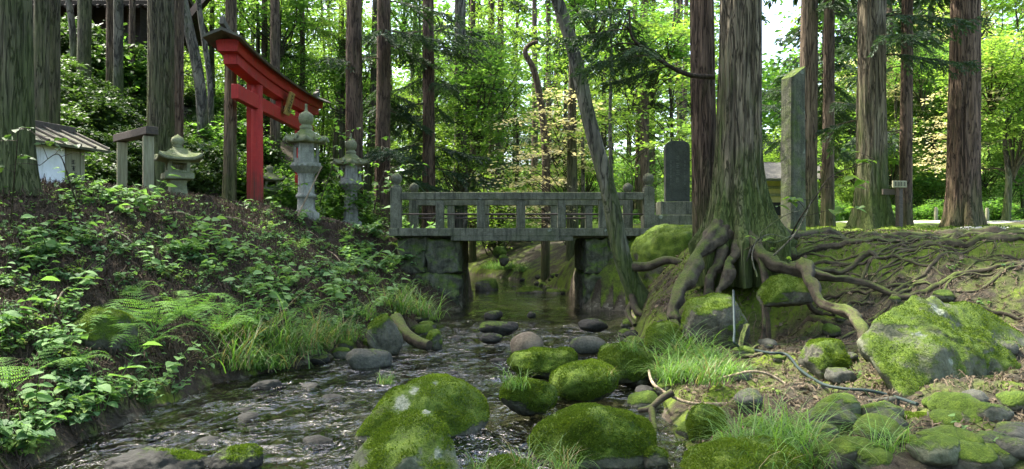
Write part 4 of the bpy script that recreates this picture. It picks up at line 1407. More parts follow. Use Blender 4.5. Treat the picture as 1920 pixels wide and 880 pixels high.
rk('flat stone with green mossy top in the hollow under the roots', 1428, 1518, 518, 580, 8.6, 'rock_partial', 35, round_=.1, fuzz=2500, fuzz_lo=.25)
rk('leaning mossy rock on the bare earth left of the diamond boulder', 1505, 1584, 640, 722, 6.7, 'rock_partial', 36, round_=.1, fuzz=1800, fuzz_lo=.3)
rk('small grey stone standing in the litter below the hose', 1526, 1562, 722, 772, 5.9, 'rock_grey', 37, sub=4, round_=.3)
rk('flat pale stone lying on earth above the small standing stone', 1545, 1602, 692, 722, 6.2, 'rock_grey', 38, sub=4, round_=.4)
rk('tilted plank shaped stone at the foot of the diamond boulder', 1602, 1685, 745, 800, 5.5, 'rock_grey', 39, sub=4, round_=.0, depth=.5)
rk('squat dark block in the stone pile under the plank shaped stone', 1585, 1645, 778, 830, 5.2, 'rock_partial', 40, sub=5, round_=.2, fuzz=700)
rk('broad flat mossy stone in the bottom right pile', 1672, 1795, 780, 850, 5.0, 'rock_partial', 41, round_=.2, fuzz=2000, fuzz_lo=.3)
rk('smooth rounded boulder at the bottom right corner', 1788, 1918, 800, 895, 4.8, 'rock_partial', 42, round_=.9, fuzz=2500, fuzz_lo=.3)
rk('moss capped boulder under the long grass at the bottom right', 1285, 1500, 828, 935, 4.25, seed=43, sub=6, round_=.7, fuzz=7000, fuzz_lo=.1)
rk('mossy mound stone below the grass tuft bank', 1288, 1362, 762, 850, 5.2, seed=44, round_=.6, fuzz=4000, fuzz_lo=.05)
rk('little mossy stone left of the squat block', 1540, 1592, 772, 822, 5.3, seed=45, sub=4, round_=.5, fuzz=1500, fuzz_lo=.15)
rk('dark slab under the broad flat stone at the bottom right', 1560, 1720, 815, 880, 4.85, 'rock_partial', 46, round_=.2, fuzz=1500, fuzz_lo=.3)
rk('small mossy stone at the water corner right of the dome boulder', 1205, 1252, 838, 890, 4.8, seed=47, sub=4, round_=.6, fuzz=900)
rk('low mossy rock at the bottom edge between the dome and pointed boulders', 905, 1000, 862, 910, 4.45, seed=48, sub=5, round_=.7, fuzz=2000, fuzz_lo=.05)
rk('mossy boulder half hidden behind the largest fern on the left bank', 128, 245, 575, 690, 6.75, 'rock_partial', 49, round_=.5, fuzz=2000)
rk('dark flat stone in the riffle left of the brown round stone', 900, 975, 604, 630, 10.6, 'rock_wet', 51, sub=4, round_=.4, depth=.6)
rk('small wet stone left of the brown round stone', 900, 942, 625, 645, 9.6, 'rock_wet', 52, sub=4, round_=.7)
rk('low dark stone in the riffle by the right bank', 1085, 1140, 598, 622, 10.8, 'rock_wet', 53, sub=4, round_=.5)
rk('mossy dark rock in the calm water under the bridge', 966, 1024, 537, 566, 19.5, 'rock_partial', 54, sub=5, round_=.3, depth=.6, fuzz=600)
rk('small rock beside the mossy one under the bridge', 1024, 1054, 542, 566, 19.3, 'rock_partial', 55, sub=4, round_=.4)
rk('dark mossy rock against the left abutment water line', 890, 930, 522, 560, 20.5, 'rock_partial', 56, sub=4, round_=.4)
rk('small dark stone in the pool in front of the bridge', 908, 944, 582, 600, 13.3, 'rock_wet', 57, sub=4, round_=.5)
rk('tiny dark stone in the pool right of the small dark one', 988, 1006, 584, 598, 13.0, 'rock_wet', 58, sub=3, round_=.6)
rk('mossy stone on the far bank under the bridge deck', 935, 953, 476, 500, 25.0, 'rock_partial', 59, sub=4, round_=.6)
rk('yellowish mossy stone on the far bank seen under the bridge', 925, 950, 462, 486, 27.0, 'rock_mossy', 60, sub=4, round_=.6)

# loose stones in the riffle and on the right bank
GP, LP = 'small wet stones scattered in the stream bed', 'small wet stone lying in the stream'
for i in range(56):
    y = r_.uniform(5, 13) if i < 38 else r_.uniform(18, 26)
    x = r_.uniform(xl(y) + .1, xr(y) - .1)
    s = r_.uniform(.03, .10)
    rock(LP, (x, y, r_.uniform(-.06, -.02)), (s * 1.3, s, s * .6), mat='rock_wet', seed=300 + i, sub=3, round_=.7, rz=r_.uniform(0, 3), name='stream_stone', group=GP)
GQ, LQ = 'small mossy stones along the water edges', 'small mossy stone at the foot of the bank'
for i in range(64):
    y = r_.uniform(4.8, 13.5) if i < 46 else r_.uniform(18.5, 26)
    side = r_.random() < .5
    if side and y < 7.5: continue
    x = (xl(y) - r_.uniform(-.12, .15)) if side else (xr(y) + r_.uniform(-.15, .25))
    s = r_.uniform(.05, .13)
    rock(LQ, (x, y, max(gz(x, y), 0) + .2 * s), (s * 1.2, s, s * .75), mat=('rock_partial', 'rock_mossy', 'rock_wet')[r_.integers(3)], seed=400 + i, sub=4, round_=.4, rz=r_.uniform(0, 3), name='edge_stone', group=GQ)
GQ2, LQ2 = 'small stones embedded in the bare earth of the right bank', 'small stone half buried in the bare right bank'
for i in range(42):
    px, py = r_.uniform(1260, 1915), r_.uniform(560, 875)
    h = hit(px, py)
    s = r_.uniform(.04, .12)
    rock(LQ2, h + np.array((0, 0, .2 * s)), (s * 1.2, s, s * .7), mat=('rock_partial', 'rock_mossy', 'rock_grey')[r_.integers(3)], seed=500 + i, sub=3, round_=.4, rz=r_.uniform(0, 3), name='bank_stone', group=GQ2)

for i in range(24):
    px, py = r_.uniform(1520, 1915), r_.uniform(775, 875)
    h = hit(px, py)
    s = r_.uniform(.06, .14)
    rock('mossy stone in the jumbled pile at the bottom right', h + np.array((0, 0, .15 * s)), (s * 1.25, s, s * .75), mat=('rock_partial', 'rock_patchy', 'rock_grey')[r_.integers(3)], seed=700 + i, sub=4, round_=.35, moss_at=.35, noise=.12, rz=r_.uniform(0, 3), name='pile_stone', group='jumbled mossy stones at the bottom right')

# mossy log at the left edge
lg = MB()
lp = root_path([(742, 598, 10.0), (760, 625, 9.7), (785, 642, 9.5), (805, 648, 9.4)], n=20)
lg.tube(lp, np.linspace(.085, .06, 20), 16, ridge=lambda p, a: 1 + .15 * perlin(np.stack([np.cos(a)[None] * 2 + 0 * p[:, :1], np.sin(a)[None] * 2 + 0 * p[:, :1], p[:, :1] * 4 + 0 * a[None]], -1)))
tag(lg.build('mossy_log', M['root'], smooth=True), 'short mossy log sloping into the water at the left edge', 'log')

# ------------------------------------------------------------------ bridge
bridge = tag(empty('stone_bridge', (0, 15.0, 1.3)), 'weathered stone footbridge with ball topped posts crossing the stream', 'bridge')
YF, YB = 15.0, 17.7
X0, X1 = P(743, 0, YF)[0], P(1216, 0, YF)[0]


def zf(py): return zpix(py, YF)


def rough_block(mb, c, s, seed, amp=.02, n=9, tone=.5):
    """a hewn block: rounded, bumpy cuboid"""
    h = np.array(s) / 2
    u = np.linspace(-1, 1, n)
    A_, B_ = np.meshgrid(u, u, indexing='ij')
    ii = (np.arange(n - 1)[:, None] * n + np.arange(n - 1)[None]).ravel()
    f = np.stack([ii, ii + n, ii + n + 1, ii + 1], -1)
    for ax in range(3):
        for sg in (-1, 1):
            v = np.zeros((n, n, 3))
            v[..., ax] = sg
            v[..., (ax + 1) % 3] = A_
            v[..., (ax + 2) % 3] = B_
            v = v.reshape(-1, 3) * h
            rr = min(h) * .18
            inner = np.clip(v, -(h - rr), h - rr)
            dd = v - inner
            L = np.linalg.norm(dd, axis=1)[:, None] + 1e-9
            v = inner + dd / L * np.minimum(L, rr)
            w = v + np.array(c)
            o = np.stack([fbm(w * 3.5 + seed + 31 * k, 4) for k in range(3)], -1)
            mb.add(w + o * amp, f if sg > 0 else f[:, ::-1], tone)


def abutment(xa, xb, seed):
    mb = MB()
    z0, z1 = -0.25, 1.325
    rows = [(z0, .66), (.66, z1)]
    for k, (a, b) in enumerate(rows):
        cut = [xa, xa + (xb - xa) * (.45 if k % 2 else .6), xb] if k else [xa, xb]
        for p_, q_ in zip(cut[:-1], cut[1:]):
            rough_block(mb, ((p_ + q_) / 2, YF + .42 + .03 * k, (a + b) / 2), (q_ - p_ - .008, .86, b - a - .008), seed + k * 5 + p_, .12, 30)
        rough_block(mb, ((xa + xb) / 2, YF + 1.75 + .03 * k, (a + b) / 2), (xb - xa, 1.85, b - a - .008), seed + 40 + k, .07, 26)
    return mb.build('abutment', M['stone_abutment'], bridge, smooth=True)


abutment(-2.15, -0.97, 3)
abutment(1.38, 2.35, 9)
MB().box(((X0 + X1) / 2, (YF + YB) / 2, 1.40), (X1 - X0 + .1, YB - YF - .2, .14)).build('deck_slab', M['stone_bridge'], bridge, bevel=.01)
for Yr in (YF, YB):
    mb = MB()
    mb.box(((X0 + X1) / 2, Yr, (zf(428) + zf(443)) / 2), (X1 - X0 + .24, .26, zf(428) - zf(443)))
    mb.box((-.06 + (P(985, 0, YF)[0]) - .19, Yr - .004, zf(447)), (P(1100, 0, YF)[0] - P(872, 0, YF)[0], .24, .10))
    mb.build('edge_beam', M['stone_bridge'], bridge, bevel=.012)
    MB().box(((X0 + X1) / 2, Yr, (zf(361) + zf(375)) / 2), (X1 - X0 - .19, .17, zf(361) - zf(375))).build('top_rail', M['stone_bridge'], bridge, bevel=.012)
    for x in (X0, X1):
        po = MB().box((x, Yr, (zf(352) + zf(441)) / 2), (.20, .20, zf(352) - zf(441))).build('corner_post', M['stone_bridge'], bridge, bevel=.012)
        ball = MB().lathe([(.085, 0), (.095, .02), (.07, .035), (.05, .05), (.075, .075), (.10, .12), (.108, .165), (.095, .215), (.06, .25), (.02, .27), (.004, .275)], (x, Yr, zf(352)), 28)
        b_ = ball.build('ball_cap', M['stone_bridge'], None, smooth=True)
        b_.parent = po
        b_.location = -bridge.location
    for px in (825, 902, 977, 1053, 1130):
        x = P(px, 0, YF)[0]
        MB().box((x, Yr, (zf(375) + zf(428)) / 2), (.155, .13, zf(375) - zf(428) - .004)).build('rail_post', M['stone_bridge'], bridge, bevel=.01)
    for zz in ((zf(402),) if Yr == YF else (zf(403),)):
        MB().tube([(X0, Yr, zz), (X1, Yr, zz)], .016, 8).build('iron_rod', M['iron'], bridge)

# ------------------------------------------------------------------ torii
TXo = -5.26
torii = tag(empty('torii_gate', (TXo, 18.1, 2.0)), 'tall red wooden torii gate with curved lintel on the left bank', 'torii')
ya, yb = 16.5, 20.15
for y in (ya, yb):
    mb = MB()
    zb_ = gz(TXo, y) - .1
    ztop = EYE + 3.22
    mb.lathe([(.145, 0), (.145, .25), (.13, .26), (.115, ztop - zb_)], (TXo, y, zb_), 28)
    mb.box((TXo - .13, y, (zb_ + ztop) / 2), (.12, .15, ztop - zb_ - .01))
    mb.build('pillar', M['torii_red'], torii, smooth=False, bevel=.006)
MB().box((TXo, (15.2 + 20.9) / 2, EYE + 2.77), (.14, 5.75, .28)).build('tie_beam', M['torii_red'], torii, bevel=.01)


def curved_beam(mb, yc, half, w, zbot, h, rise, n=40, wtop=None, tone=.5, flare=0.0):
    t = np.linspace(-1, 1, n)
    y = yc + t * half
    zz = zbot + rise * np.abs(t) ** 2.4
    wt = w if wtop is None else wtop
    ring = lambda i: [(-w / 2, zz[i]), (w / 2, zz[i]), (wt / 2, zz[i] + h * (1 + flare * abs(t[i]) ** 3)), (-wt / 2, zz[i] + h * (1 + flare * abs(t[i]) ** 3))]
    v = np.array([[(TXo + a, y[i], b) for a, b in ring(i)] for i in range(n)]).reshape(-1, 3)
    f = [[i * 4 + k, i * 4 + (k + 1) % 4, i * 4 + 4 + (k + 1) % 4, i * 4 + 4 + k] for i in range(n - 1) for k in range(4)]
    mb.add(v, np.array(f), tone)
    mb.add(v[:4], [[3, 2, 1, 0]], tone)
    mb.add(v[-4:], [[0, 1, 2, 3]], tone)


mb = MB()
curved_beam(mb, 18.1, 3.15, .26, EYE + 3.10, .20, .14)
mb.build('lower_lintel', M['torii_red'], torii, bevel=.006)
mb = MB()
curved_beam(mb, 18.1, 3.32, .36, EYE + 3.302, .22, .14, wtop=.44)
lint = mb.build('upper_lintel', M['torii_red'], torii, bevel=.006)
mb = MB()
n = 60
t = np.linspace(-1, 1, n)
yy = 18.1 + t * 3.62
zz = EYE + 3.525 + .14 * np.abs(t) ** 2.4 + .03 * np.abs(t) ** 6
prof = [(-.36, -.04), (-.34, -.075), (0, .06), (.34, -.075), (.36, -.04), (0, .12)]
v = np.array([[(TXo + a, yy[i], zz[i] + b) for a, b in prof] for i in range(n)]).reshape(-1, 3)
k6 = len(prof)
mb.add(v, np.array([[i * k6 + k, i * k6 + (k + 1) % k6, i * k6 + k6 + (k + 1) % k6, i * k6 + k6 + k] for i in range(n - 1) for k in range(k6)]))
for i0 in (0, (n - 1) * k6):
    mb.add(v[i0:i0 + k6], [[0, 1, 2, 5], [5, 2, 3, 4]])
mb.build('roof_cap', M['roof_dark'], torii)
for sg in (-1, 1):
    mb = MB()
    mb.box((TXo, 18.1 + sg * 3.40, EYE + 3.84), (.10, .34, .12), rx=sg * .35)
    mb.box((TXo, 18.1 + sg * 3.57, EYE + 3.93), (.09, .07, .16), rx=sg * .3)
    mb.build('ridge_end', M['roof_dark'], torii, bevel=.01)
MB().box((TXo, 18.1, EYE + 3.0), (.13, .16, .2)).build('centre_strut', M['torii_red'], torii)
pq = MB().box((TXo + .22, 18.1, EYE + 3.02), (.05, .34, .52), ry=.28).build('name_plaque', M['gilt'], torii, bevel=.008)
mb = MB()
for q in range(6):
    zc = .17 - q * .066
    mb.box((TXo + .252 + zc * .28, 18.1 + (q % 2) * .04 - .02, EYE + 3.02 + zc), (.006, .09, .018), ry=.28)
    mb.box((TXo + .252 + zc * .28, 18.1 + (q % 3) * .04 - .04, EYE + 3.02 + zc - .02), (.006, .018, .05), ry=.28)
ins = mb.build('inscription', M['ink'], None)
ins.parent = pq
ins.location = -torii.location

# ------------------------------------------------------------------ stone lanterns
def tall_lantern(px, Y, label, zb_):
    x = (px - 960) * Y / F
    o = tag(empty('stone_lantern', (x, Y, zb_)), label, 'stone lantern', 'tall pagoda lanterns beside the bridge path')
    o.scale = (.93,) * 3
    mb = MB()
    mb.lathe([(.27, -.15), (.27, .02), (.22, .06), (.185, .09), (.175, .32), (.18, .33), (.205, .345), (.215, .375), (.205, .405), (.18, .42), (.165, .44), (.165, .80), (.175, .84)], (x, Y, zb_), 32)
    mb.build('shaft', M['stone_pale'], o, smooth=True)
    lob = lambda p, a: 1 + .045 * np.cos(a * 18)[None] * ((p[:, 1] > .02) & (p[:, 1] < .16))[:, None]
    MB().lathe([(.175, 0), (.21, .03), (.27, .09), (.32, .14), (.325, .17), (.30, .175), (.30, .22), (.25, .222)], (x, Y, zb_ + .84), 72, lobes=lob).build('lotus_platform', M['stone_carved'], o)
    # six sided light box with openings
    lb = MB()
    zc = zb_ + 1.062
    for k in range(6):
        a = k * PI / 3 + .25
        lb.box((x + .235 * math.cos(a), Y + .235 * math.sin(a), zc + .20), (.05, .05, .40), rz=a)
        a2 = a + PI / 6
        r2 = .235 * math.cos(PI / 6)
        for dz, hh in ((.045, .09), (.36, .08)):
            lb.box((x + r2 * math.cos(a2), Y + r2 * math.sin(a2), zc + dz), (.035, .20, hh), rz=a2)
        if k % 3 != 1:
            for sgn in (-1, 1):
                lb.box((x + r2 * math.cos(a2) - sgn * .072 * math.sin(a2), Y + r2 * math.sin(a2) + sgn * .072 * math.cos(a2), zc + .205), (.03, .05, .23), rz=a2)
        else:
            lb.box((x + r2 * math.cos(a2), Y + r2 * math.sin(a2), zc + .205), (.03, .20, .23), rz=a2)
    lb.build('light_box', M['stone_pale'], o, bevel=.006)
    # curled hexagonal roof
    n = 72
    a = np.linspace(0, 2 * PI, n, endpoint=False)
    hexr = 1 / np.maximum(np.cos(((a - .25 + PI / 6) % (PI / 3)) - PI / 6), .5)
    corner = np.clip((hexr - 1) / .1547, 0, 1)
    pr = [(.18, 0, 0), (.36, .0, .03), (.385, .02, .06), (.375, .07, .09), (.30, .115, .04), (.20, .20, .0), (.13, .27, 0), (.115, .29, 0), (.02, .30, 0)]
    V = []
    for (rr, z, up) in pr:
        e = hexr * rr * (1 + .07 * corner * (rr > .3))
        V.append(np.stack([x + e * np.cos(a), Y + e * np.sin(a), zc + .40 + z + up * corner ** 2], -1))
    V = np.array(V)
    rb = MB()
    i = np.arange(len(pr) - 1)[:, None] * n
    j = np.arange(n)[None]
    rb.add(V.reshape(-1, 3), np.stack([i + j, i + (j + 1) % n, i + n + (j + 1) % n, i + n + j], -1).reshape(-1, 4))
    rb.add(V[0], [list(range(n))[::-1]])
    for k in range(6):     # scroll at each corner
        aa = k * PI / 3 + .25
        cx_, cy_ = x + .43 * math.cos(aa), Y + .43 * math.sin(aa)
        pts = [(cx_ - (.10 - .12 * q / 9) * math.cos(aa), cy_ - (.10 - .12 * q / 9) * math.sin(aa), zc + .47 + .07 * math.sin(q / 9 * 3.6)) for q in range(10)]
        rb.tube(pts, np.linspace(.035, .03, 10), 8)
    rb.build('roof', M['stone_green'], o, smooth=True)
    MB().lathe([(.12, 0), (.135, .03), (.13, .07), (.09, .09), (.10, .11), (.13, .13), (.15, .19), (.155, .26), (.13, .32), (.08, .355), (.045, .375), (.03, .40), (.026, .50), (.034, .51), (.02, .53)],
               (x, Y, zc + .69), 28).build('finial', M['stone_green'], o, smooth=True)
    return o


tall_lantern(574, 15.4, 'taller looking pale stone lantern in front of the torii, nearest the bridge side path', zpix(402, 15.4))
tall_lantern(658, 19.0, 'slimmer looking stone lantern farther back by the reddish cedar trunk', zpix(418, 19.0))


def squat_lantern(px, Y, s, label, zb_, rz):
    x = (px - 960) * Y / F
    o = tag(empty('stone_lantern', (x, Y, zb_)), label, 'stone lantern')
    o.rotation_euler = (0, 0, rz)
    q = 4

    def sq(prof, z0, name, mat, bevel=.008, rot=PI / 4):
        mb = MB()
        mb.lathe([(r * s * 1.414, z * s) for r, z in prof], (0, 0, z0 * s), q, rot)
        return mb.build(name, M[mat], o, world=False, bevel=bevel)
    sq([(.23, -.15), (.23, .0), (.19, .10), (.15, .22), (.135, .36), (.15, .44)], 0, 'pedestal', 'stone_green')
    sq([(.16, 0), (.24, .02), (.25, .04), (.25, .13), (.22, .14)], .44, 'platform', 'stone_green')
    mb = MB()
    for sx in (-1, 1):
        for sy in (-1, 1):
            mb.box((sx * .155 * s, sy * .155 * s, .685 * s), (.07 * s, .07 * s, .21 * s))
    for zz, hh in ((.60, .04), (.77, .04)):
        for ang in range(4):
            mb.box((.158 * s * math.cos(ang * PI / 2), .158 * s * math.sin(ang * PI / 2), zz * s), (.06 * s, .24 * s, hh * s), rz=ang * PI / 2)
    mb.build('light_box', M['stone_green'], o, world=False, bevel=.006)
    # roof with lifted corners
    n = 48
    a = np.linspace(0, 2 * PI, n, endpoint=False)
    sqr = 1 / np.maximum(np.abs(np.cos(a)), np.abs(np.sin(a)))
    cor = (sqr - 1) / .414
    pr = [(.16, 0, 0), (.37, .0, .07), (.385, .02, .09), (.375, .055, .09), (.24, .13, .02), (.12, .23, 0), (.08, .25, 0)]
    V = np.array([np.stack([sqr ** .9 * rr * np.cos(a), sqr ** .9 * rr * np.sin(a), .79 + z + up * cor ** 2], -1) * s for rr, z, up in pr])
    rb = MB()
    i = np.arange(len(pr) - 1)[:, None] * n
    j = np.arange(n)[None]
    rb.add(V.reshape(-1, 3), np.stack([i + j, i + (j + 1) % n, i + n + (j + 1) % n, i + n + j], -1).reshape(-1, 4))
    rb.add(V[0], [list(range(n))[::-1]])
    rb.build('roof', M['stone_green'], o, world=False)
    MB().lathe([(.07 * s, 0), (.09 * s, .03 * s), (.07 * s, .06 * s), (.10 * s, .09 * s), (.115 * s, .15 * s), (.09 * s, .20 * s), (.03 * s, .235 * s), (.005 * s, .26 * s)], (0, 0, 1.03 * s), 24).build('finial', M['stone_green'], o, smooth=True, world=False)
    return o


squat_lantern(333, 12.6, .86, 'squat mossy stone lantern with square light box beside the wooden frame', zpix(384, 12.6), .55)
squat_lantern(506, 19.5, .80, 'small dim stone lantern standing just behind the torii pillar', zpix(388, 19.5), .6)

# ------------------------------------------------------------------ little shrine, wooden frame
def strokes(mb, c, w, h, n, seed, face, thick=.004):
    """brush marks: n small blurred characters down a board; face = unit vector to the right along the board (x,y)"""
    r = np.random.default_rng(seed)
    fx, fy = face
    ang = math.atan2(fy, fx)
    for k in range(n):
        zc = c[2] + h * (.5 - (k + .5) / n)
        for q in range(3):
            dz = (q - 1) * h / n * .26
            mb.box((c[0], c[1], zc + dz), (w * r.uniform(.6, 1), thick, h / n * .085), rz=ang)
        for q in range(2):
            dx = r.uniform(-.3, .3) * w
            mb.box((c[0] + fx * dx, c[1] + fy * dx, zc + r.uniform(-.1, .1) * h / n), (w * .10, thick, h / n * .62), rz=ang)


SY = 9.9
sx0 = P(62, 0, SY)[0]
szb = zpix(347, SY)
shrine = tag(empty('wayside_shrine', (sx0, SY, szb)), 'small white walled shrine with tiled roof beside the huge left trunk', 'shrine')
d_ = np.array((.20, .98)); d_ /= np.linalg.norm(d_)
wl = .53
ang = math.atan2(d_[1], d_[0])
def sp(u, v_, z): return (sx0 + d_[0] * u - d_[1] * v_, SY + d_[1] * u + d_[0] * v_, szb + z)
MB().box(sp(wl * .5 - .2, .03, .15), (wl + .4, .05, .85), rz=ang).build('white_panel', M['white_wall'], shrine)
bd = MB().box(sp(wl + .135, .02, .15), (.26, .05, .85), rz=ang).build('side_board', M['wood_weather'], shrine, bevel=.004)
mb = MB()
strokes(mb, sp(wl + .14, -.009, .26), .075, .26, 3, 5, d_)
q_ = mb.build('inscription', M['ink'], None); q_.parent = bd; q_.location = -shrine.location
MB().box(sp(wl + .30, .02, .15), (.07, .08, .85), rz=ang).build('post', M['wood_weather'], shrine, bevel=.005)
MB().box(sp(wl * .5, .75, .15), (wl + .8, .05, .85), rz=ang).build('back_wall', M['wood_dark'], shrine)
MB().box(sp(wl + .31, .40, .15), (.05, .7, .85), rz=ang).build('end_wall', M['wood_dark'], shrine)
rl_ = wl + 1.15
rc = wl * .5 + .02
rf = MB()
rf.box(sp(rc, .10, .655), (rl_, .68, .035), rz=ang, rx=.42)
rf.box(sp(rc, .70, .655), (rl_, .68, .035), rz=ang, rx=-.42)
roof = rf.build('roof', M['roof_moss'], shrine)
rl = MB()
for k in range(7):
    u = rc - rl_ / 2 + .03 + (rl_ - .06) * k / 6
    rl.tube([sp(u, -.21, .545), sp(u, .40, .815)], .026, 8)
    rl.tube([sp(u, 1.01, .545), sp(u, .40, .815)], .026, 8)
t_ = rl.build('tile_ridge', M['wood_dark'], None); t_.parent = roof; t_.location = -shrine.location
MB().box(sp(rc, .40, .825), (rl_, .13, .09), rz=ang).build('roof_ridge', M['wood_dark'], shrine, bevel=.01)
MB().box(sp(rc, .0, .545), (rl_ - .2, .06, .06), rz=ang).build('eave_beam', M['wood_dark'], shrine)

wf = tag(empty('wooden_frame', tuple(P(250, 365, 12.4))), 'weathered wooden frame of two posts and a crossbar left of the squat lantern', 'wooden frame')
pa, pb = P(229, 360, 12.9), P(278, 372, 12.1)
for p_ in (pa, pb):
    g_ = gz(p_[0], p_[1]) - .1
    zt = zpix(262, 12.5)
    MB().box((p_[0], p_[1], (g_ + zt) / 2), (.15, .15, zt - g_), rz=.5).build('post', M['wood_weather'], wf, bevel=.008)
cdir = pb - pa
MB().box(((pa + pb)[0] / 2, (pa + pb)[1] / 2, zpix(253, 12.5)), (np.linalg.norm(cdir[:2]) + .32, .18, .12), rz=math.atan2(cdir[1], cdir[0])).build('crossbar', M['wood_dark'], wf, bevel=.01)

# ------------------------------------------------------------------ memorial, pillar, signpost
MY = 17.2
mem = tag(empty('memorial_stone', tuple(P(1269, 432, MY))), 'dark round topped memorial slab on a stepped stone base by the bridge', 'memorial')
x0_, x1_ = P(1246, 0, MY)[0], P(1292, 0, MY)[0]
hw = (x1_ - x0_) / 2
xc = (x0_ + x1_) / 2
zs0, zs1 = zpix(379, MY), zpix(265, MY)
prof = [(-hw * .98, zs0), (hw * .98, zs0)] + [(hw * math.cos(a) ** .55 if math.cos(a) > 0 else -hw * abs(math.cos(a)) ** .55, zs1 - .15 + .15 * math.sin(a)) for a in np.linspace(.02, PI - .02, 18)]
n = len(prof)
v = np.array([(xc + a, MY - .10, b) for a, b in prof] + [(xc + a, MY + .10, b) for a, b in prof])
mb = MB()
mb.add(v, [list(range(n)), list(range(n, 2 * n))[::-1]] + [[k, n + k, n + (k + 1) % n, (k + 1) % n] for k in range(n)])
slab = mb.build('slab', M['stone_dark'], mem, bevel=.01)
mb = MB()
strokes(mb, (xc, MY - .102, zpix(318, MY)), .09, .62, 4, 8, (1, 0))
for cx_ in (-.15, .15):
    strokes(mb, (xc + cx_, MY - .102, zpix(325, MY)), .045, .55, 7, 9 + cx_ * 10 + 3 if False else 11, (1, 0))
q_ = mb.build('inscription', M['stone_faint'], None); q_.parent = slab; q_.location = -mem.location
MB().box((xc + .01, MY, (zpix(379, MY) + zpix(404, MY)) / 2), (.82, .62, zpix(379, MY) - zpix(404, MY) - .004)).build('base', M['stone_bridge'], mem, bevel=.015)
MB().box((xc + .0, MY + .05, (zpix(404, MY) + zpix(446, MY)) / 2), (1.35, 1.15, zpix(404, MY) - zpix(446, MY))).build('plinth', M['stone_bridge'], mem, bevel=.02)

OY = 12.6
xo = P(1487, 0, OY)[0]
obel = tag(empty('stone_pillar', (xo, OY, gz(xo, OY))), 'tall rough hewn stone pillar standing among the right bank cedars', 'stone pillar')
mb = MB()
zt, zb_ = zpix(132, OY), gz(xo, OY) - .2
nn = 30
u = np.linspace(0, 1, nn)
ringn = 28
V = []
aa = np.linspace(0, 2 * PI, ringn, endpoint=False)
for q in u:
    w = .162 - .015 * q
    sqr = 1 / np.maximum(np.abs(np.cos(aa)), np.abs(np.sin(aa))) ** .92
    x_ = w * sqr * np.cos(aa); y_ = .135 * sqr * np.sin(aa)
    z_ = np.full(ringn, zb_ + (zt - zb_) * q)
    if q > .93: z_ = z_ + (.10 * x_ / w - .04) * (q - .93) / .07
    w_ = np.stack([x_, y_, z_], -1)
    o_ = fbm(w_ * 5 + 3, 4)
    c3, s3 = math.cos(.45), math.sin(.45)
    x2 = x_ * (1 + .10 * o_); y2 = y_ * (1 + .10 * o_)
    V.append(np.stack([xo + x2 * c3 - y2 * s3, OY + x2 * s3 + y2 * c3, z_], -1))
V = np.array(V)
i = np.arange(nn - 1)[:, None] * ringn
j = np.arange(ringn)[None]
mb.add(V.reshape(-1, 3), np.stack([i + j, i + (j + 1) % ringn, i + ringn + (j + 1) % ringn, i + ringn + j], -1).reshape(-1, 4))
mb.add(V[-1], [list(range(ringn))])
mb.build('shaft', M['stone_abutment'], obel, smooth=False)

GYs = 14.2
xs = P(1686, 0, GYs)[0]
sign = tag(empty('signpost', (xs, GYs, gz(xs, GYs))), 'small dark wooden signpost with a lettered board by the mossy cedar', 'sign')
MB().box((xs, GYs, (gz(xs, GYs) - .1 + zpix(345, GYs)) / 2), (.09, .09, zpix(345, GYs) - gz(xs, GYs) + .1), rz=.4).build('post', M['wood_dark'], sign, bevel=.006)
sb = MB().box((xs - .03, GYs - .07, zpix(346, GYs)), (.26, .04, .12), rz=.12).build('board', M['wood_weather'], sign, bevel=.004)
mb = MB()
for k in range(4):
    cx_ = xs - .03 - .08 + k * .054
    yk = GYs - .0925 + (cx_ - xs + .03) * .12
    for q in range(3):
        mb.box((cx_, yk, zpix(346, GYs) + (q - 1) * .022), (.036, .004, .009), rz=.12)
    mb.box((cx_ + (.008 if k % 2 else -.006), yk, zpix(346, GYs)), (.008, .004, .07), rz=.12)
q_ = mb.build('lettering', M['ink'], None); q_.parent = sb; q_.location = -sign.location
MB().box((xs - .16, GYs + .03, zpix(360, GYs)), (.26, .05, .10), rz=.1).build('arm_board', M['wood_dark'], sign, bevel=.005)

GF = 'low wooden stakes by the far side of the gravel path'
for i, px in enumerate((1755, 1851)):
    Y = 23.0
    x = (px - 960) * Y / F
    o = MB().tube([(0, 0, -.1), (0, 0, .36), (0, 0, .40)], [.05, .05, .035], 12).build('path_stake', M['wood_weather'], smooth=True)
    o.location = (x, Y, gz(x, Y))
    tag(o, ('low wooden stake left of the thick sunlit cedar base by the path', 'low wooden stake right of the thick sunlit cedar by the path')[i], 'stake', GF)

# ------------------------------------------------------------------ buildings
HYs = 31.0
hx = P(1445, 0, HYs)[0]
hz0 = gz(hx, HYs)
house = tag(empty('open_hall', (hx, HYs, hz0)), 'cream walled building with grey tiled roof seen between cedar and stone pillar', 'building')
MB().box((hx, HYs + 1.2, (hz0 + zpix(338, HYs)) / 2), (3.6, 2.4, zpix(338, HYs) - hz0)).build('wall', M['cream_wall'], house)
mb = MB()
mb.box((hx, HYs - .15, zpix(322, HYs)), (4.6, 1.9, .10), rx=.42)
mb.box((hx, HYs + 1.5, zpix(322, HYs)), (4.6, 1.9, .10), rx=-.42)
mb.build('roof', M['roof_tile'], house)
for k in range(4):
    MB().box((hx - 1.7 + k * 1.1, HYs - .35, (hz0 + zpix(340, HYs)) / 2), (.16, .16, zpix(340, HYs) - hz0)).build('pillar', M['white_wall'], house)
for zz in (352, 366):
    MB().box((hx, HYs - .06, zpix(zz, HYs)), (3.5, .08, .10)).build('wall_beam', M['wood_weather'], house)
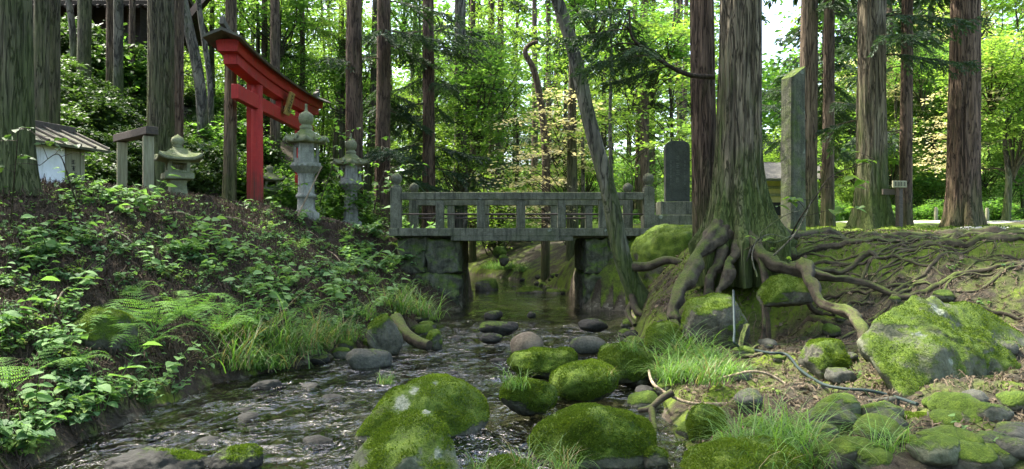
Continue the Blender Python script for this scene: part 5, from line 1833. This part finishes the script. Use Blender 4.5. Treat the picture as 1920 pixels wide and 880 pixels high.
MB().box((hx, HYs - .05, zpix(392, HYs)), (1.4, .06, .5)).build('opening_shade', M['ink'], house)  # dark panel painted as the shade inside an opening; wall behind is solid

TYh = 24.5
tx0 = P(150, 0, TYh)[0]
tz0 = gz(tx0, TYh)
hall = tag(empty('hillside_hall', (tx0, TYh, tz0)), 'dark brown timber hall with deep eaves on top of the left hillside', 'building')
ztop_ = zpix(12, TYh)
MB().box((tx0 - .3, TYh + 1.6, (tz0 - .6 + ztop_) / 2), (4.2, 3.0, ztop_ - tz0 + .6)).build('wall', M['wood_brown'], hall)
mb = MB()
mb.box((tx0 - .2, TYh + .2, ztop_ + .35), (5.6, 2.6, .16), rx=.42)
mb.box((tx0 - .2, TYh + 2.9, ztop_ + .35), (5.6, 2.6, .16), rx=-.42)
mb.build('roof', M['wood_dark'], hall)
mb = MB()
for k in range(24):
    mb.box((tx0 - 2.9 + k * .235, TYh - .1, ztop_ + .13), (.07, 2.2, .08), rx=.42)
mb.build('rafter', M['wood_brown'], hall)
MB().box((tx0 + 2.7, TYh + .6, zpix(55, TYh)), (.16, 4.4, .26), rx=-.45, rz=.9).build('gable_board', M['wood_brown'], hall)
for k in range(4):
    MB().box((tx0 - 2.2 + k * 1.25, TYh + .02, (tz0 - .5 + ztop_) / 2), (.16, .16, ztop_ - tz0 + .5)).build('post', M['wood_dark'], hall)

# far stall beyond the bridge
SYf = 46.0
kx = P(962, 0, SYf)[0]
kz = gz(kx, SYf)
st = tag(empty('market_stall', (kx, SYf, kz)), 'tiny distant stall with blue curtain seen through the bridge railing', 'stall')
MB().box((kx - .2, SYf + .5, kz + .75), (1.3, .1, 1.5)).build('wall', M['wood_brown'], st)
MB().box((kx + .6, SYf - .05, kz + .85), (.55, .05, 1.1)).build('curtain', M['blue_cloth'], st)
mb = MB()
for dx in (-.8, .25, .95):
    mb.box((kx + dx, SYf - .1, kz + .8), (.07, .07, 1.6))
mb.box((kx + .07, SYf - .1, kz + 1.63), (1.85, .08, .07))
mb.build('frame', M['white_wall'], st)

# ------------------------------------------------------------------ ground plants
def herb_mb(seed, nstem=5, leaf=.075, h=.16):
    r = np.random.default_rng(seed)
    mb = MB()
    D, N, T, S = [], [], [], []
    for s in range(nstem):
        az = r.uniform(0, 2 * PI)
        L = h * r.uniform(.7, 1.5)
        out = np.array((math.cos(az), math.sin(az), 0))
        b = out * r.uniform(0, .04)
        tip = b + out * L * r.uniform(.4, 1.1) + np.array((0, 0, L * r.uniform(.5, 1.0)))
        pth = smooth_path([b, b * .5 + tip * .5 + np.array((0, 0, .02)), tip], 6)
        mb.tube(pth, np.linspace(.003, .0015, 6), 4, mi=1, caps=False)
        for k in range(r.integers(4, 8)):
            t = .35 + .65 * k / 6
            o = pth[min(5, int(t * 5))]
            a2 = az + (1 if k % 2 else -1) * r.uniform(.4, 1.5)
            D.append((math.cos(a2), math.sin(a2), r.uniform(-.25, .15)))
            N.append((r.normal(0, .25), r.normal(0, .25) - .2, 1))
            T.append(o)
            S.append(leaf * r.uniform(.6, 1.3))
    D, N, T, S = map(np.array, (D, N, T, S))
    mb.scatter(LF_V * np.array((1, 1.0, 1)), LF_F, frames(D, N, S), T, np.clip(.5 + .25 * r.normal(size=len(T)), 0, 1))
    return mb


HERB = [herb_mb(600 + i, 5 + i % 3, (.05, .075, .06, .10, .04, .065)[i], (.15, .2, .13, .26, .12, .18)[i]).mesh('herb_leaves', [(M['herb'], M['herb'], M['herb_dark'], M['herb'], M['herb_yellow'], M['herb_dark'])[i], M['grass']]) for i in range(6)]


def fern_mb(seed, nfr=6, L=.55, azs=None, wid=.27, rises=(.35, .6)):
    r = np.random.default_rng(seed)
    mb = MB()
    for k in range(nfr):
        az = k * 2 * PI / nfr + r.uniform(-.4, .4)
        if azs is not None: az = math.radians(azs[k])
        l = L * r.uniform(.75, 1.15)
        out = np.array((math.cos(az), math.sin(az), 0))
        side = np.array((-math.sin(az), math.cos(az), 0))
        t = np.linspace(0, 1, 14)
        rise = r.uniform(*rises)
        path = out * (l * t)[:, None] + np.array((0, 0, 1.0)) * (l * (rise * np.sin(t * 2.3) - .10 * t ** 2))[:, None]
        mb.tube(path, np.linspace(.004, .001, 14), 4, mi=0, caps=False, tone=.3)
        npn = 14
        D, N, T, S = [], [], [], []
        for q in range(npn):
            u = .14 + .84 * q / (npn - 1)
            o = np.array([np.interp(u, t, path[:, c]) for c in range(3)])
            tg = np.array([np.interp(min(1, u + .03), t, path[:, c]) for c in range(3)]) - o
            tg /= np.linalg.norm(tg) + 1e-9
            pl_ = l * wid * math.sin(PI * min(1, (u * .82 + .18))) ** .8 * (1.05 - u * .35) + .01
            for sg in (-1, 1):
                d = side * sg + tg * .45
                d /= np.linalg.norm(d)
                nz = np.cross(tg, side)
                npi = 10
                w = np.linspace(.06, 1, npi)
                pp_ = o + d * (pl_ * w)[:, None] + np.array((0, 0, -.10 * pl_)) * (w ** 2)[:, None]
                for sg2 in (-1, 1):
                    d2 = d * .55 + sg2 * tg * .9
                    for c in range(npi):
                        D.append(d2); N.append(nz + r.normal(size=3) * .08); T.append(pp_[c]); S.append(l * .034 * (1 - .72 * w[c]) * min(1, pl_ / (l * wid) + .25) * r.uniform(.8, 1.15))
        D, N, T, S = map(np.array, (D, N, T, S))
        N[N[:, 2] < 0] *= -1
        mb.scatter(RH_V * np.array((1, .75, 1)), RH_F, frames(D, N, S), T, np.clip(.5 + .2 * r.normal() + .08 * r.normal(size=len(T)), 0, 1))
    return mb


FERN = [fern_mb(640 + i, 6 + i, .5).mesh('fern_fronds', [M['fern']]) for i in range(3)]


def grass_mb(seed, n=220, L=.28, spread=.10, lean=(0, 0)):
    r = np.random.default_rng(seed)
    mb = MB()
    k = 7
    az = r.uniform(0, 2 * PI, n)
    l = L * (.25 + 1.05 * r.random(n) ** 1.3)
    b = r.normal(size=(n, 2)) * spread * .6
    t = np.linspace(0, 1, k)
    bend = r.uniform(.6, 1.5, n)
    ang = bend[:, None] * t[None] * 1.7 + .15
    dl = l[:, None] / (k - 1)
    hx_ = np.concatenate([np.zeros((n, 1)), np.cumsum(np.sin(ang[:, 1:]) * dl, 1)], 1)
    hz_ = np.concatenate([np.zeros((n, 1)), np.cumsum(np.cos(ang[:, 1:]) * dl, 1)], 1)
    ox = np.cos(az)[:, None] * hx_ + b[:, :1] + lean[0] * hx_
    oy = np.sin(az)[:, None] * hx_ + b[:, 1:] + lean[1] * hx_
    w = r.uniform(.002, .0048, n)[:, None] * (1 - t[None]) ** .6
    sx_, sy_ = -np.sin(az)[:, None] * w, np.cos(az)[:, None] * w
    Lf = np.stack([ox + sx_, oy + sy_, hz_], -1)
    Rt = np.stack([ox - sx_, oy - sy_, hz_], -1)
    v = np.stack([Lf, Rt], 2).reshape(-1, 3)
    base = (np.arange(n) * 2 * k)[:, None]
    q = np.arange(k - 1)[None] * 2
    f = np.stack([base + q, base + q + 1, base + q + 3, base + q + 2], -1).reshape(-1, 4)
    tone = np.repeat(np.clip(.5 + .28 * r.normal(size=n), 0, 1), k - 1)
    mb.add(v, f, tone)
    return mb


GRASS = [grass_mb(660 + i, (170, 140, 190)[i], (.36, .42, .30)[i], (.09, .11, .10)[i]).mesh('grass_blades', [M['grass']]) for i in range(3)]


def put(me, loc, label, cat, group, name, part, s=1.0, rz=None, tilt=0.0):
    """small plant: one mesh object of its own"""
    o = bpy.data.objects.new(name, me)
    C.objects.link(o)
    o.location = loc
    o.rotation_euler = (tilt, 0, random.uniform(0, 6.28) if rz is None else rz)
    o.scale = (s, s, s)
    return tag(o, label, cat, group)


# ferns
GFn, LFn = 'green ferns growing on the left bank', 'green fern on the left bank slope'
bigf = fern_mb(650, 9, .66, [-4, -30, 22, -58, 168, 196, -96, -16, 140], .23, (.30, .55)).mesh('fern_fronds', [M['fern']])
put(bigf, hit(290, 640) + np.array((0, 0, .08)), 'largest spreading fern above the water on the left bank', 'fern', GFn, 'fern', '', 1.2, 0.0)
put(bigf, hit(355, 610) + np.array((0, 0, .05)), 'spreading fern just uphill of the largest fern on the left bank', 'fern', GFn, 'fern', '', .9, -.3)
put(bigf, hit(405, 640) + np.array((0, 0, .05)), 'spreading fern right of the largest fern, beside the hanging grass', 'fern', GFn, 'fern', '', .85, .5)
put(bigf, hit(215, 650) + np.array((0, 0, .05)), 'spreading fern left of the largest fern, over the mossy left boulder', 'fern', GFn, 'fern', '', .85, 2.4)
put(FERN[1], hit(262, 668), 'fern with fronds hanging toward the water below the mossy left boulder', 'fern', GFn, 'fern', '', 1.15, 1.4)
put(FERN[0], hit(20, 735), 'pale green fern cut by the left edge near the water', 'fern', GFn, 'fern', '', 1.0, 1.0)
put(FERN[0], hit(135, 700), 'small upright fern below the leafy herbs near the left water edge', 'fern', GFn, 'fern', '', .6, 1.9)
for px, py, s in ((420, 600, .9), (470, 560, .8), (520, 610, .8), (580, 590, .8), (640, 520, .9), (560, 470, .7), (700, 540, .8), (740, 500, .9), (690, 470, .7), (660, 600, .6),
                  (330, 480, .6), (600, 440, .6), (480, 520, .6), (620, 560, .8), (760, 545, .7), (720, 455, .7), (540, 540, .7), (650, 455, .6), (250, 560, .6), (745, 470, .6)):
    put(FERN[random.randrange(3)], hit(px, py), LFn, 'fern', GFn, 'fern', '', s)
# grass tufts
GG, LG = 'grass tufts hanging over the left water edge', 'arching green grass tuft on the left water edge'
for px, py, s in ((440, 690, 1.3), (475, 690, 1.4), (510, 690, 1.3), (460, 650, 1.2), (500, 640, 1.2), (570, 665, 1.1), (600, 655, 1.2), (625, 640, 1.2), (590, 625, 1.0), (550, 640, 1.0), (650, 640, 1.0),
                  (745, 590, 1.2), (775, 590, 1.3), (795, 600, 1.2), (760, 565, 1.0), (720, 575, 1.0), (530, 670, 1.1), (420, 640, 1.0), (680, 600, 1.0)):
    put(GRASS[random.randrange(3)], hit(px, py), LG, 'grass tuft', GG, 'grass_tuft', '', s * random.uniform(.9, 1.5))
GG2, LG2 = 'bright sunlit grass tufts on the mound at the right water edge', 'sunlit grass tuft on the mound below the great cedar roots'
for px, py, s in ((1250, 700, 1.1), (1275, 690, 1.1), (1300, 680, 1.1), (1325, 690, 1.0), (1290, 720, 1.1), (1315, 715, 1.0), (1260, 730, 1.0), (1345, 700, .9), (1375, 715, .8), (1240, 720, .9), (1330, 735, .9)):
    put(GRASS[random.randrange(3)], hit(px, py) + np.array((0, 0, .05)), LG2, 'grass tuft', GG2, 'grass_tuft', '', s)
GG3, LG3 = 'long wispy grass tufts at the bottom right', 'long wispy grass tuft arching at the bottom right corner stones'
LONG = [grass_mb(680 + i, 110, .55, .10).mesh('long_grass_blades', [M['grass']]) for i in range(2)]
for px, py, s, Y in ((1420, 850, .9, 4.4), (1460, 860, 1.0, 4.3), (1500, 850, 1.0, 4.45), (1380, 830, .8, 4.6), (1530, 870, .9, 4.3), (1440, 820, .8, 4.75), (1480, 825, .8, 4.7), (1660, 890, .7, 4.2), (1410, 870, .8, 4.2)):
    p_ = P(px, py, Y)
    p_[2] = max(gz(p_[0], Y), p_[2] - .12)
    put(LONG[random.randrange(2)], p_, LG3, 'grass tuft', GG3, 'grass_tuft', '', s)
for px, py, Y, s, lab in ((965, 722, 6.0, .62, 'wispy grass tuft growing on the small midstream mossy rock'), (1180, 652, 7.4, .55, 'thin grass tuft on top of the dark mossy boulder by the right bank'),
                          (1140, 705, 6.6, .4, 'tiny grass tuft at the right end of the low oval boulder'), (985, 880, 4.4, .6, 'grass tuft on the low mossy rock at the bottom edge'),
                          (1060, 878, 4.3, .6, 'arching grass tuft at the bottom edge before the dome boulder'), (900, 888, 4.3, .5, 'grass tuft at the bottom edge beside the pointed boulder'),
                          (725, 712, 5.6, .35, 'sparse grass sprig behind the large lichen spotted boulder')):
    put(GRASS[1], P(px, py, Y) - np.array((0, 0, .03)), lab, 'grass tuft', None, 'grass_tuft', '', s)
GG4, LG4 = 'grass tufts on the far bank beyond the bridge', 'sunlit grass tuft on the far bank seen under the bridge'
for px, py, s in ((930, 508, 2.0), (945, 506, 2.0), (960, 505, 1.8), (915, 505, 1.6), (980, 510, 1.6)):
    p_ = hit(px, py, 19.5)
    put(GRASS[2], p_, LG4, 'grass tuft', GG4, 'grass_tuft', '', s)

# leafy herbs on the left bank
GH, LH = 'low leafy herbs covering the left bank', 'low broad leaved herb on the left bank slope'
cnt = 0
tries = 0
while cnt < 292 and tries < 4000:
    tries += 1
    px = r_.uniform(0, 790); py = r_.uniform(345, 720) if cnt < 250 else r_.uniform(690, 860)
    if cnt >= 250: px = r_.uniform(0, 330)
    h = hit(px, py)
    d = xl(h[1]) - h[0]
    if not ((0.25 < d < 4.2) or (0.05 < d <= 0.25 and h[1] < 8)) or h[1] > 15 or h[1] < 4.6: continue
    if py < 450 and r_.random() < .5: continue
    if (140 < px < 430 and 560 < py < 720) or (px < 110 and 670 < py < 770): continue
    if fbm(np.array([[h[0] * .8, h[1] * .8, 2.0]]), 2)[0] < -.18 - (.25 if py > 480 else 0) : continue
    s = r_.uniform(.6, 1.25) * (1.0 if h[1] < 9 else 1.1)
    put(HERB[r_.integers(6)], tuple(h), LH, 'herb', GH, 'leafy_herb', '', s)
    cnt += 1
GH2, LH2 = 'little green herbs on the right bank earth', 'little green herb sprouting from the right bank earth'
for i in range(22):
    h = hit(r_.uniform(1400, 1910), r_.uniform(480, 870))
    put(HERB[r_.integers(6)], tuple(h), LH2, 'herb', GH2, 'leafy_herb', '', r_.uniform(.25, .5))

# bigger leafy plants at the left crest and by the bridge end
GK, LK = 'leafy shoots round the left end of the bridge', 'leafy green shoot by the left end of the bridge'
for i in range(34):
    px, py = r_.uniform(640, 800), r_.uniform(400, 520)
    h = hit(px, py)
    if h[1] > 16.5: continue
    put(HERB[r_.integers(6)], tuple(h), LK, 'shoot', GK, 'leafy_shoot', '', r_.uniform(1.4, 2.4))


def sapling(pts, leafs, label, leaf=.12, seed=0, r0=.012, spread=.25, mat='leaf_yellow', nbr=7, Yd=0):
    r = np.random.default_rng(seed)
    path = smooth_path(pts, 24)
    o = tag(empty('sapling', tuple(path[0])), label, 'sapling')
    mb = MB()
    mb.tube(path, np.linspace(r0, r0 * .3, 24), 6)
    D, N, T = [], [], []
    for k in range(nbr):
        i = int(6 + 17 * k / max(1, nbr - 1))
        e = path[i] + r.normal(size=3) * np.array((spread, spread, spread * .5)) + np.array((0, 0, .05))
        q = smooth_path([path[i], (path[i] + e) / 2 + np.array((0, 0, .03)), e], 7)
        mb.tube(q, np.linspace(r0 * .4, r0 * .15, 7), 4, caps=False)
        for c in range(leafs):
            a = r.uniform(0, 2 * PI)
            D.append((math.cos(a), math.sin(a), r.uniform(-.4, .1))); N.append((r.normal(0, .3), r.normal(0, .3) - .25, 1)); T.append(q[r.integers(3, 7)])
    mb.build('stem', M['twig'], o, smooth=True)
    D, N, T = map(np.array, (D, N, T))
    lb = MB()
    lb.scatter(LF_V, LF_F, frames(D, N, leaf * r.uniform(.6, 1.2, len(T))), T, r.random(len(T)))
    lb.build('leaves', M[mat], o)
    return o


g_ = hit(1470, 470)
sapling([g_, P(1500, 410, 9.4), P(1528, 372, 9.3), P(1560, 330, 9.3), P(1640, 300, 9.2)], 6, 'bright leaved sapling arching before the stone pillar and thick cedar', .13, 3, .012, .24)
sapling([P(1395, 470, 9.2), P(1430, 455, 9.0), P(1475, 490, 8.8)], 3, 'small leafy sprig among the great cedar roots', .07, 4, .006, .06, nbr=5)
sapling([hit(20, 420), P(30, 300, 7.4), P(40, 240, 7.3), P(90, 270, 7.2)], 4, 'thin leafy sapling before the huge trunk at the left edge', .09, 5, .007, .2, 'leaf_shrub')
sapling([hit(150, 400), P(130, 340, 8.6), P(110, 290, 8.5), P(75, 310, 8.4)], 2, 'bare twiggy sapling crossing in front of the white shrine wall', .06, 6, .010, .35, 'leaf_shrub')
sapling([hit(470, 405), P(474, 392, 13), P(472, 380, 13)], 4, 'tiny leafy seedling on the crest below the red pillar', .08, 7, .005, .1, 'leaf_maple')
sapling([P(600, 380, 15.2), P(625, 300, 15.1), P(620, 240, 15.0)], 7, 'slender leafy sapling between the two tall lanterns', .10, 8, .010, .42, 'leaf_maple', nbr=12)
sapling([P(700, 400, 16.0), P(712, 350, 16.0), P(725, 310, 16.0)], 7, 'leafy sapling left of the bridge corner post', .11, 9, .012, .4, 'leaf_maple', nbr=10)

# ------------------------------------------------------------------ litter, twigs, hose
def ribbons(n, where, lo, hi, width, mat, name, label, cat, seed, lift=.012, curl=.5):
    r = np.random.default_rng(seed)
    xy = where(r, n)
    n = len(xy)
    k = 5
    az = r.uniform(0, 2 * PI, n)
    l = r.uniform(lo, hi, n)
    t = np.linspace(-.5, .5, k)
    cv = r.normal(0, curl, n)
    ang = az[:, None] + cv[:, None] * t[None] * 2
    x = xy[:, :1] + np.cumsum(np.cos(ang) * l[:, None] / k, 1)
    y = xy[:, 1:2] + np.cumsum(np.sin(ang) * l[:, None] / k, 1)
    z = terrain(x, y) + lift * r.random(n)[:, None] + r.normal(0, lift * .8, (n, k)) * 1 + .004
    w = width * r.uniform(.5, 1.4, n)[:, None] * np.array([.3, 1, 1, .9, .2])[None]
    tl = r.uniform(-.9, .9, n)[:, None]
    px_, py_, pz_ = -np.sin(ang) * w * np.cos(tl), np.cos(ang) * w * np.cos(tl), w * np.sin(tl)
    v = np.stack([np.stack([x + px_, y + py_, z + pz_], -1), np.stack([x - px_, y - py_, z - pz_], -1)], 2).reshape(-1, 3)
    base = (np.arange(n) * 2 * k)[:, None]
    q = np.arange(k - 1)[None] * 2
    f = np.stack([base + q, base + q + 1, base + q + 3, base + q + 2], -1).reshape(-1, 4)
    mb = MB()
    mb.add(v, f, np.repeat(np.clip(r.beta(1.6, 2.4, n), 0, 1), k - 1))
    return tag(mb.build(name, M[mat]), label, cat, kind='stuff')


def on_left(r, n):
    y = 4.3 + 11.5 * r.random(n * 2) ** 1.25
    x = xl(y) - .12 - 5.2 * r.random(n * 2)
    return np.stack([x, y], -1)[:n]


def on_right(r, n):
    y = 4.3 + 7.5 * r.random(n * 2) ** 1.1
    x = xr(y) + .15 + 5.0 * r.random(n * 2) ** 1.1
    return np.stack([x, y], -1)[:n]


ribbons(60000, on_left, .05, .30, .0042, 'litter', 'needle_litter', 'dead brown cedar needles matted over the left bank', 'litter', 5, .045)
ribbons(24000, on_right, .03, .14, .004, 'dead_leaf', 'bark_litter', 'dry bark flakes and needles strewn over the right bank', 'litter', 6, .012)
# dead leaves on the right bank
mb = MB()
r = np.random.default_rng(8)
xy = on_right(r, 2600)
T = np.stack([xy[:, 0], xy[:, 1], terrain(xy[:, 0], xy[:, 1]) + .012], -1)
mb.scatter(LF_V, LF_F, rand_frames(len(T), r.uniform(.03, .065, len(T)), .5, r), T, r.random(len(T)))
tag(mb.build('fallen_leaves', M['dead_leaf']), 'curled brown fallen leaves on the right bank earth', 'fallen leaves', kind='stuff')
# ground cover seedlings
mb = MB()
xy = on_left(r, 15000)
keep = (fbm(np.stack([xy[:, 0] * .9, xy[:, 1] * .9, xy[:, 0] * 0 + 5], -1), 3) > -.06)
xy = xy[keep]
T = np.stack([xy[:, 0], xy[:, 1], terrain(xy[:, 0], xy[:, 1]) + r.uniform(.01, .06, len(xy))], -1)
mb.scatter(LF_V, LF_F, rand_frames(len(T), r.uniform(.025, .075, len(T)), .35, r), T, r.random(len(T)))
tag(mb.build('ground_cover', M['herb']), 'small green seedlings carpeting the left bank', 'ground cover', kind='stuff')
# moss tufts on the right plateau
mb = MB()
n = 26000
y = r.uniform(8.5, 17, n); x = xr(y) + .3 + r.uniform(0, 9, n)
k_ = (fbm(np.stack([x * .7, y * .7, x * 0 + 40], -1), 3) > -.08) & (y + .45 * (x - 3) > 9.6)
x, y = x[k_], y[k_]
T = np.stack([x, y, terrain(x, y)], -1)
dd = r.normal(size=(len(T), 3)) * .6 + np.array((0, 0, 1))
mb.scatter(RH_V, RH_F, frames(dd, r.normal(size=(len(T), 3)), r.uniform(.015, .04, len(T))), T, r.random(len(T)))
tag(mb.build('ground_moss', M['moss_tuft']), 'bright moss carpet over the right bank top', 'moss', kind='stuff')

# hose
hp = [P(1375, 545, 8.15), P(1376, 580, 7.9), P(1377, 620, 7.6), P(1378, 645, 7.35)] + [hit(px, py) + np.array((0, 0, .03)) for px, py in ((1400, 660), (1440, 668), (1475, 672), (1500, 700), (1540, 728), (1580, 738), (1630, 742), (1680, 755), (1720, 768))]
tag(MB().tube(smooth_path(hp, 90), .012, 8).build('garden_hose', M['hose'], smooth=True), 'dark green hose running down from the roots across the right bank', 'hose')
# looping dead vine
vp = [hit(1215, 705) + np.array((0, 0, .1)), P(1222, 715, 6.2), P(1245, 735, 5.95), P(1290, 755, 5.8), P(1350, 758, 5.75), P(1420, 752, 5.75), P(1480, 742, 5.8), P(1505, 740, 5.85)]
tag(MB().tube(smooth_path(vp, 50), np.linspace(.011, .015, 50), 8).build('dead_vine', M['twig_pale'], smooth=True), 'long pale brown vine curving low in front of the grassy mound', 'vine')
vp = [hit(1340, 728) + np.array((0, 0, .05)), P(1370, 705, 5.95), P(1405, 697, 5.95), P(1440, 702, 5.95), P(1475, 722, 5.9), P(1520, 752, 5.75)]
tag(MB().tube(smooth_path(vp, 40), .010, 8).build('dead_vine', M['twig_pale'], smooth=True), 'arched thin vine above the long low vine on the right bank', 'vine')
vp = [hit(1218, 770) + np.array((0, 0, .15)), P(1235, 745, 5.9), P(1255, 730, 5.8)]
mbv = MB().tube(smooth_path([P(1198, 770, 5.9), P(1220, 765, 5.85), P(1240, 748, 5.85), P(1262, 735, 5.85)], 16), np.linspace(.02, .028, 16), 8)
mbv.tube(smooth_path([P(1222, 765, 5.85), P(1225, 790, 5.75), P(1232, 825, 5.6), P(1226, 850, 5.4)], 16), np.linspace(.028, .016, 16), 8)
tag(mbv.build('mossy_stick', M['root'], smooth=True), 'forked mossy stick standing at the water edge right of the dome boulder', 'stick')

# bare twigs and fallen sticks
GT, LT = 'fallen bare sticks on the left bank', 'thin fallen stick on the left bank litter'
for i, (px, py, dx, dy) in enumerate(((225, 395, 90, 20), (205, 440, 60, 40), (170, 470, 70, -30), (420, 410, 60, 25), (560, 430, 50, 30), (330, 470, 60, -25), (95, 600, 40, -60), (520, 505, 60, 30), (300, 405, 80, 12), (610, 470, 40, 40))):
    a = hit(px, py); b = hit(px + dx, py + dy)
    m_ = (a + b) / 2 + np.array((0, 0, .08))
    o = MB().tube(smooth_path([a + np.array((0, 0, .02)), m_, b + np.array((0, 0, .02))], 14), np.linspace(.012, .005, 14), 6).build('fallen_stick', M['twig_pale'], smooth=True)
    tag(o, LT, 'stick', GT)
GT2, LT2 = 'bare grey twigs sprouting at the great cedar base', 'bare curved grey twig at the foot of the great cedar'
for pts in ([(1490, 440, 9.6), (1450, 455, 9.3), (1425, 440, 9.2), (1470, 405, 9.2), (1500, 395, 9.2)], [(1400, 490, 9.2), (1412, 460, 9.1), (1440, 440, 9.1), (1470, 445, 9.1)],
            [(1450, 480, 9.1), (1490, 440, 9.0), (1512, 400, 9.0), (1525, 365, 9.0)], [(1420, 520, 8.9), (1410, 480, 9.0), (1420, 445, 9.1)]):
    o = MB().tube(smooth_path([P(*q) for q in pts], 26), np.linspace(.012, .004, 26), 6).build('bare_twig', M['bark_grey'], smooth=True)
    tag(o, LT2, 'twig', GT2)
lean_st = MB().tube(smooth_path([P(558, 405, 14.6), P(585, 350, 14.7), P(604, 312, 14.8)], 12), np.linspace(.018, .010, 12), 6).build('leaning_stick', M['twig_pale'], smooth=True)
tag(lean_st, 'thin dead stick leaning against the nearer tall stone lantern', 'stick')

for i, dz in enumerate((0, .28)):
    a = np.array((15.0, 30.0, 7.2 + dz)); b = np.array((40.0, 42.0, 12.5 + dz))
    t = np.linspace(0, 1, 20)[:, None]
    p_ = a * (1 - t) + b * t
    p_[:, 2] -= 1.2 * np.sin(t[:, 0] * PI)
    tag(MB().tube(p_, .012, 5).build('overhead_wire', M['wire']), ('upper overhead wire at the right edge above the garden trees', 'lower overhead wire at the right edge above the garden trees')[1 - i], 'wire')
print('objects', len(bpy.data.objects))
